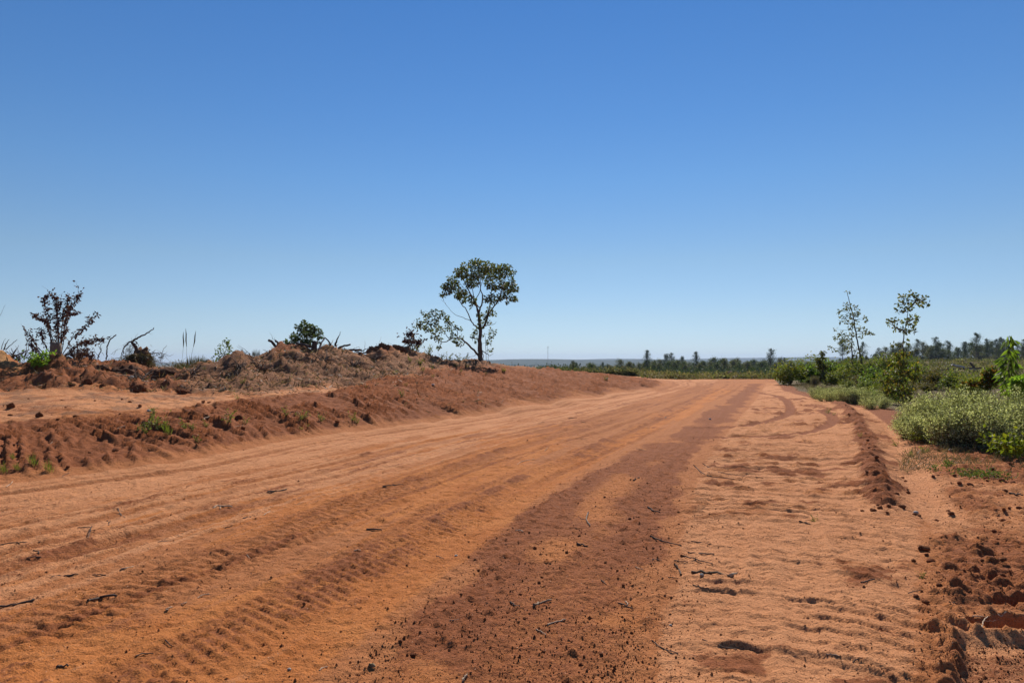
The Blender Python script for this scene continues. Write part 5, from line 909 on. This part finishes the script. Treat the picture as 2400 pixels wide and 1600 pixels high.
pi = rng.choice(7, n, p=[.24, .22, .16, .14, .1, .06, .08]); kn = fbm(xx*.08, D*.08, 3, 301)
pi = np.where((kn > .56) & (rng.uniform(0, 1, n) < .5), 3, pi)
clump_field('brush_field', pos, hs*.75, hs, pal[pi], 26, np.interp(D, [40, 250], [.16, .42]), 'low olive and straw-coloured brush covering the cleared field', 'brush', LEAFT)
n = 8000; D = 180*(22**(rng.uniform(0, 1, n)**1.7)); ppx = rng.uniform(900, 3300, n); kp = ~((ppx > 1850) & (D < 420)); D = D[kp]; ppx = ppx[kp]; n = len(D); xx = (ppx-CXP)/F*D
hs = np.interp(D, [180, 420, 900], [.62, .85, 1])*rng.uniform(6, 11, n); pos = np.stack([xx, D, gz(xx, D)-1], 1)
clump_field('far_woodland', pos, np.interp(D, [200, 4000], [3.2, 18]), hs, np.array(pineg+oakg)[rng.integers(0, 6, n)], 30, np.interp(D, [200, 1000, 4000], [.62, 1.9, 6]), 'continuous dark woodland filling the valley to the horizon', 'woodland', NEEDLE)
# logs at the far crest and on the slope
for ppx, ppy, L_, an, r_, tone, lb in [(1583,882,2.0,0,.10,P_,'pale log lying at the far crest of the road'),(1690,878,2.2,.3,.09,P_,'pale log tilted up in the brush past the crest'),(1640,884,1.6,.02,.08,G_,'grey log along the far edge of the road'),(2260,861,2.6,-.25,.13,(.6,.56,.5),'bleached log on the brushy slope at right'),(2230,866,4.5,.08,.10,D_,'dark flat log beside the bleached one on the slope'),(2300,864,3.5,.0,.10,D_,'dark log right of the bleached one on the slope')]:
    D = 66 if ppx < 2000 else 70; b_ = base(ppx, D); z_ = max(EYE-(ppy-HOR)/F*D, b_[2]+r_); wd = Geo(); wd.tube(wob([(-L_/2, 0, -L_/2*math.sin(an)), (0, .1, .05), (L_/2, 0, L_/2*math.sin(an))], .03), r_, r_*.7, 7, tone, .1); tag(wd.obj('fallen_log', WOOD, None, (b_[0], b_[1], z_), True), lb, 'log', 'logs left on the clearing')
bare_wood('leaning_snag', Sketch(2200, 740, 6.03, 2283, 72), [([(520,790),(490,720),(440,660)], .16, .10)], 'dark snag leaning left out of the brushy slope', 'snag')
# radio mast
def mast():
    D = 1500; b_ = base(1284, D); H = EYE-(812-HOR)/F*D-b_[2]; o = plant('radio_mast', b_, 'thin lattice radio mast on the horizon right of the tall tree', 'mast'); wd = Geo(); R = .8
    lg = [np.array([math.cos(a)*R, math.sin(a)*R, 0]) for a in (0, 2.09, 4.19)]
    for l_ in lg: wd.tube(np.array([l_, l_+np.array([0, 0, H])]), .12, .12, 4, (.42, .40, .40))
    for k in range(int(H/3)):
        for i in range(3): wd.tube(np.array([lg[i]+np.array([0, 0, k*3.]), lg[(i+1) % 3]+np.array([0, 0, k*3.+3])]), .06, .06, 3, (.42, .40, .40))
    wd.obj('lattice', WOOD, o); an = Geo()
    for i in range(3): an.tube(np.array([lg[i]*2.2+np.array([0, 0, H-2.4]), lg[i]*2.2+np.array([0, 0, H])]), .3, .3, 6, (.6, .6, .6)); an.tube(np.array([lg[i]+np.array([0, 0, H-1.2]), lg[i]*2.2+np.array([0, 0, H-1.2])]), .08, .08, 3, (.5, .5, .5))
    an.obj('antenna', WOOD, o)
mast()
# wooded hills
def hill(D, rows_, depth):
    p = np.arange(-1400, 3900, 12.0); top = np.interp(p, *zip(*rows_)); nz = (fbm(p*.012, p*0+D*.001, 4, int(D))-.5)
    zt = EYE-(top-HOR)/F*D+nz*D*.0022; V_ = []
    prof = [(-1.0, 0), (-.75, .12), (-.5, .38), (-.28, .7), (-.1, .94), (0, 1), (.2, .9), (.6, .3), (1, 0)]
    for q, f_ in prof:
        dd_ = D+q*depth; V_.append(np.stack([(p-CXP)/F*dd_, np.full(len(p), dd_)+nz*depth*.3, -34+(zt+34)*f_], 1))
    V_ = np.array(V_); a, b2_ = V_.shape[:2]; i = np.arange(a-1)[:, None]*b2_; j = np.arange(b2_-1)[None]; f = np.stack([i+j, i+j+1, i+j+1+b2_, i+j+b2_], -1).reshape(-1, 4); return V_.reshape(-1, 3), f
kh = N('wooded_hill'); ps = kh.n('NewGeometry').outputs['Position']; kh.l(kh.mix(kh.ramp(kh.noise(.02, 6, .7, ps), .3, .7), (.022, .034, .016), (.055, .065, .030)), kh.b.inputs['Base Color']); kh.b.inputs['Roughness'].default_value = 1; kh.b.inputs['Specular IOR Level'].default_value = .05
for D, rw, dp in [(4200, [(-1400,856),(900,850),(1100,844),(1220,841.5),(1300,841),(1420,843),(1520,843),(1700,846),(3900,850)], 1100), (6800, [(-1400,856),(1000,850),(1300,843),(1480,840.5),(1600,841),(1700,838),(1850,837.5),(2000,836.5),(2300,836),(3900,838)], 1200)]:
    v, f = hill(D, rw, dp); tag(link('hill', new_mesh('hill', v, f, kh.m)), kind='structure')
# hazy air
hz = N('hazy_air'); hz.t.nodes.remove(hz.b); pv = hz.n('VolumePrincipled'); pv.inputs['Color'].default_value = (.55, .70, .95, 1); pv.inputs['Density'].default_value = HAZE; pv.inputs['Anisotropy'].default_value = .2; hz.l(pv.outputs[0], hz.out.inputs['Volume'])
q = np.array([(x_, y_, z_) for z_ in (-60, 60) for x_, y_ in ((-9600, -9300), (9600, -9300), (9600, 9300), (-9600, 9300))], float)
me = new_mesh('haze', q, np.array([(0, 3, 2, 1), (4, 5, 6, 7), (0, 1, 5, 4), (1, 2, 6, 5), (2, 3, 7, 6), (3, 0, 4, 7)]), hz.m, None, False)
tag(link('haze', me), 'thin bluish haze in the air over the far valley', 'haze', kind='stuff')
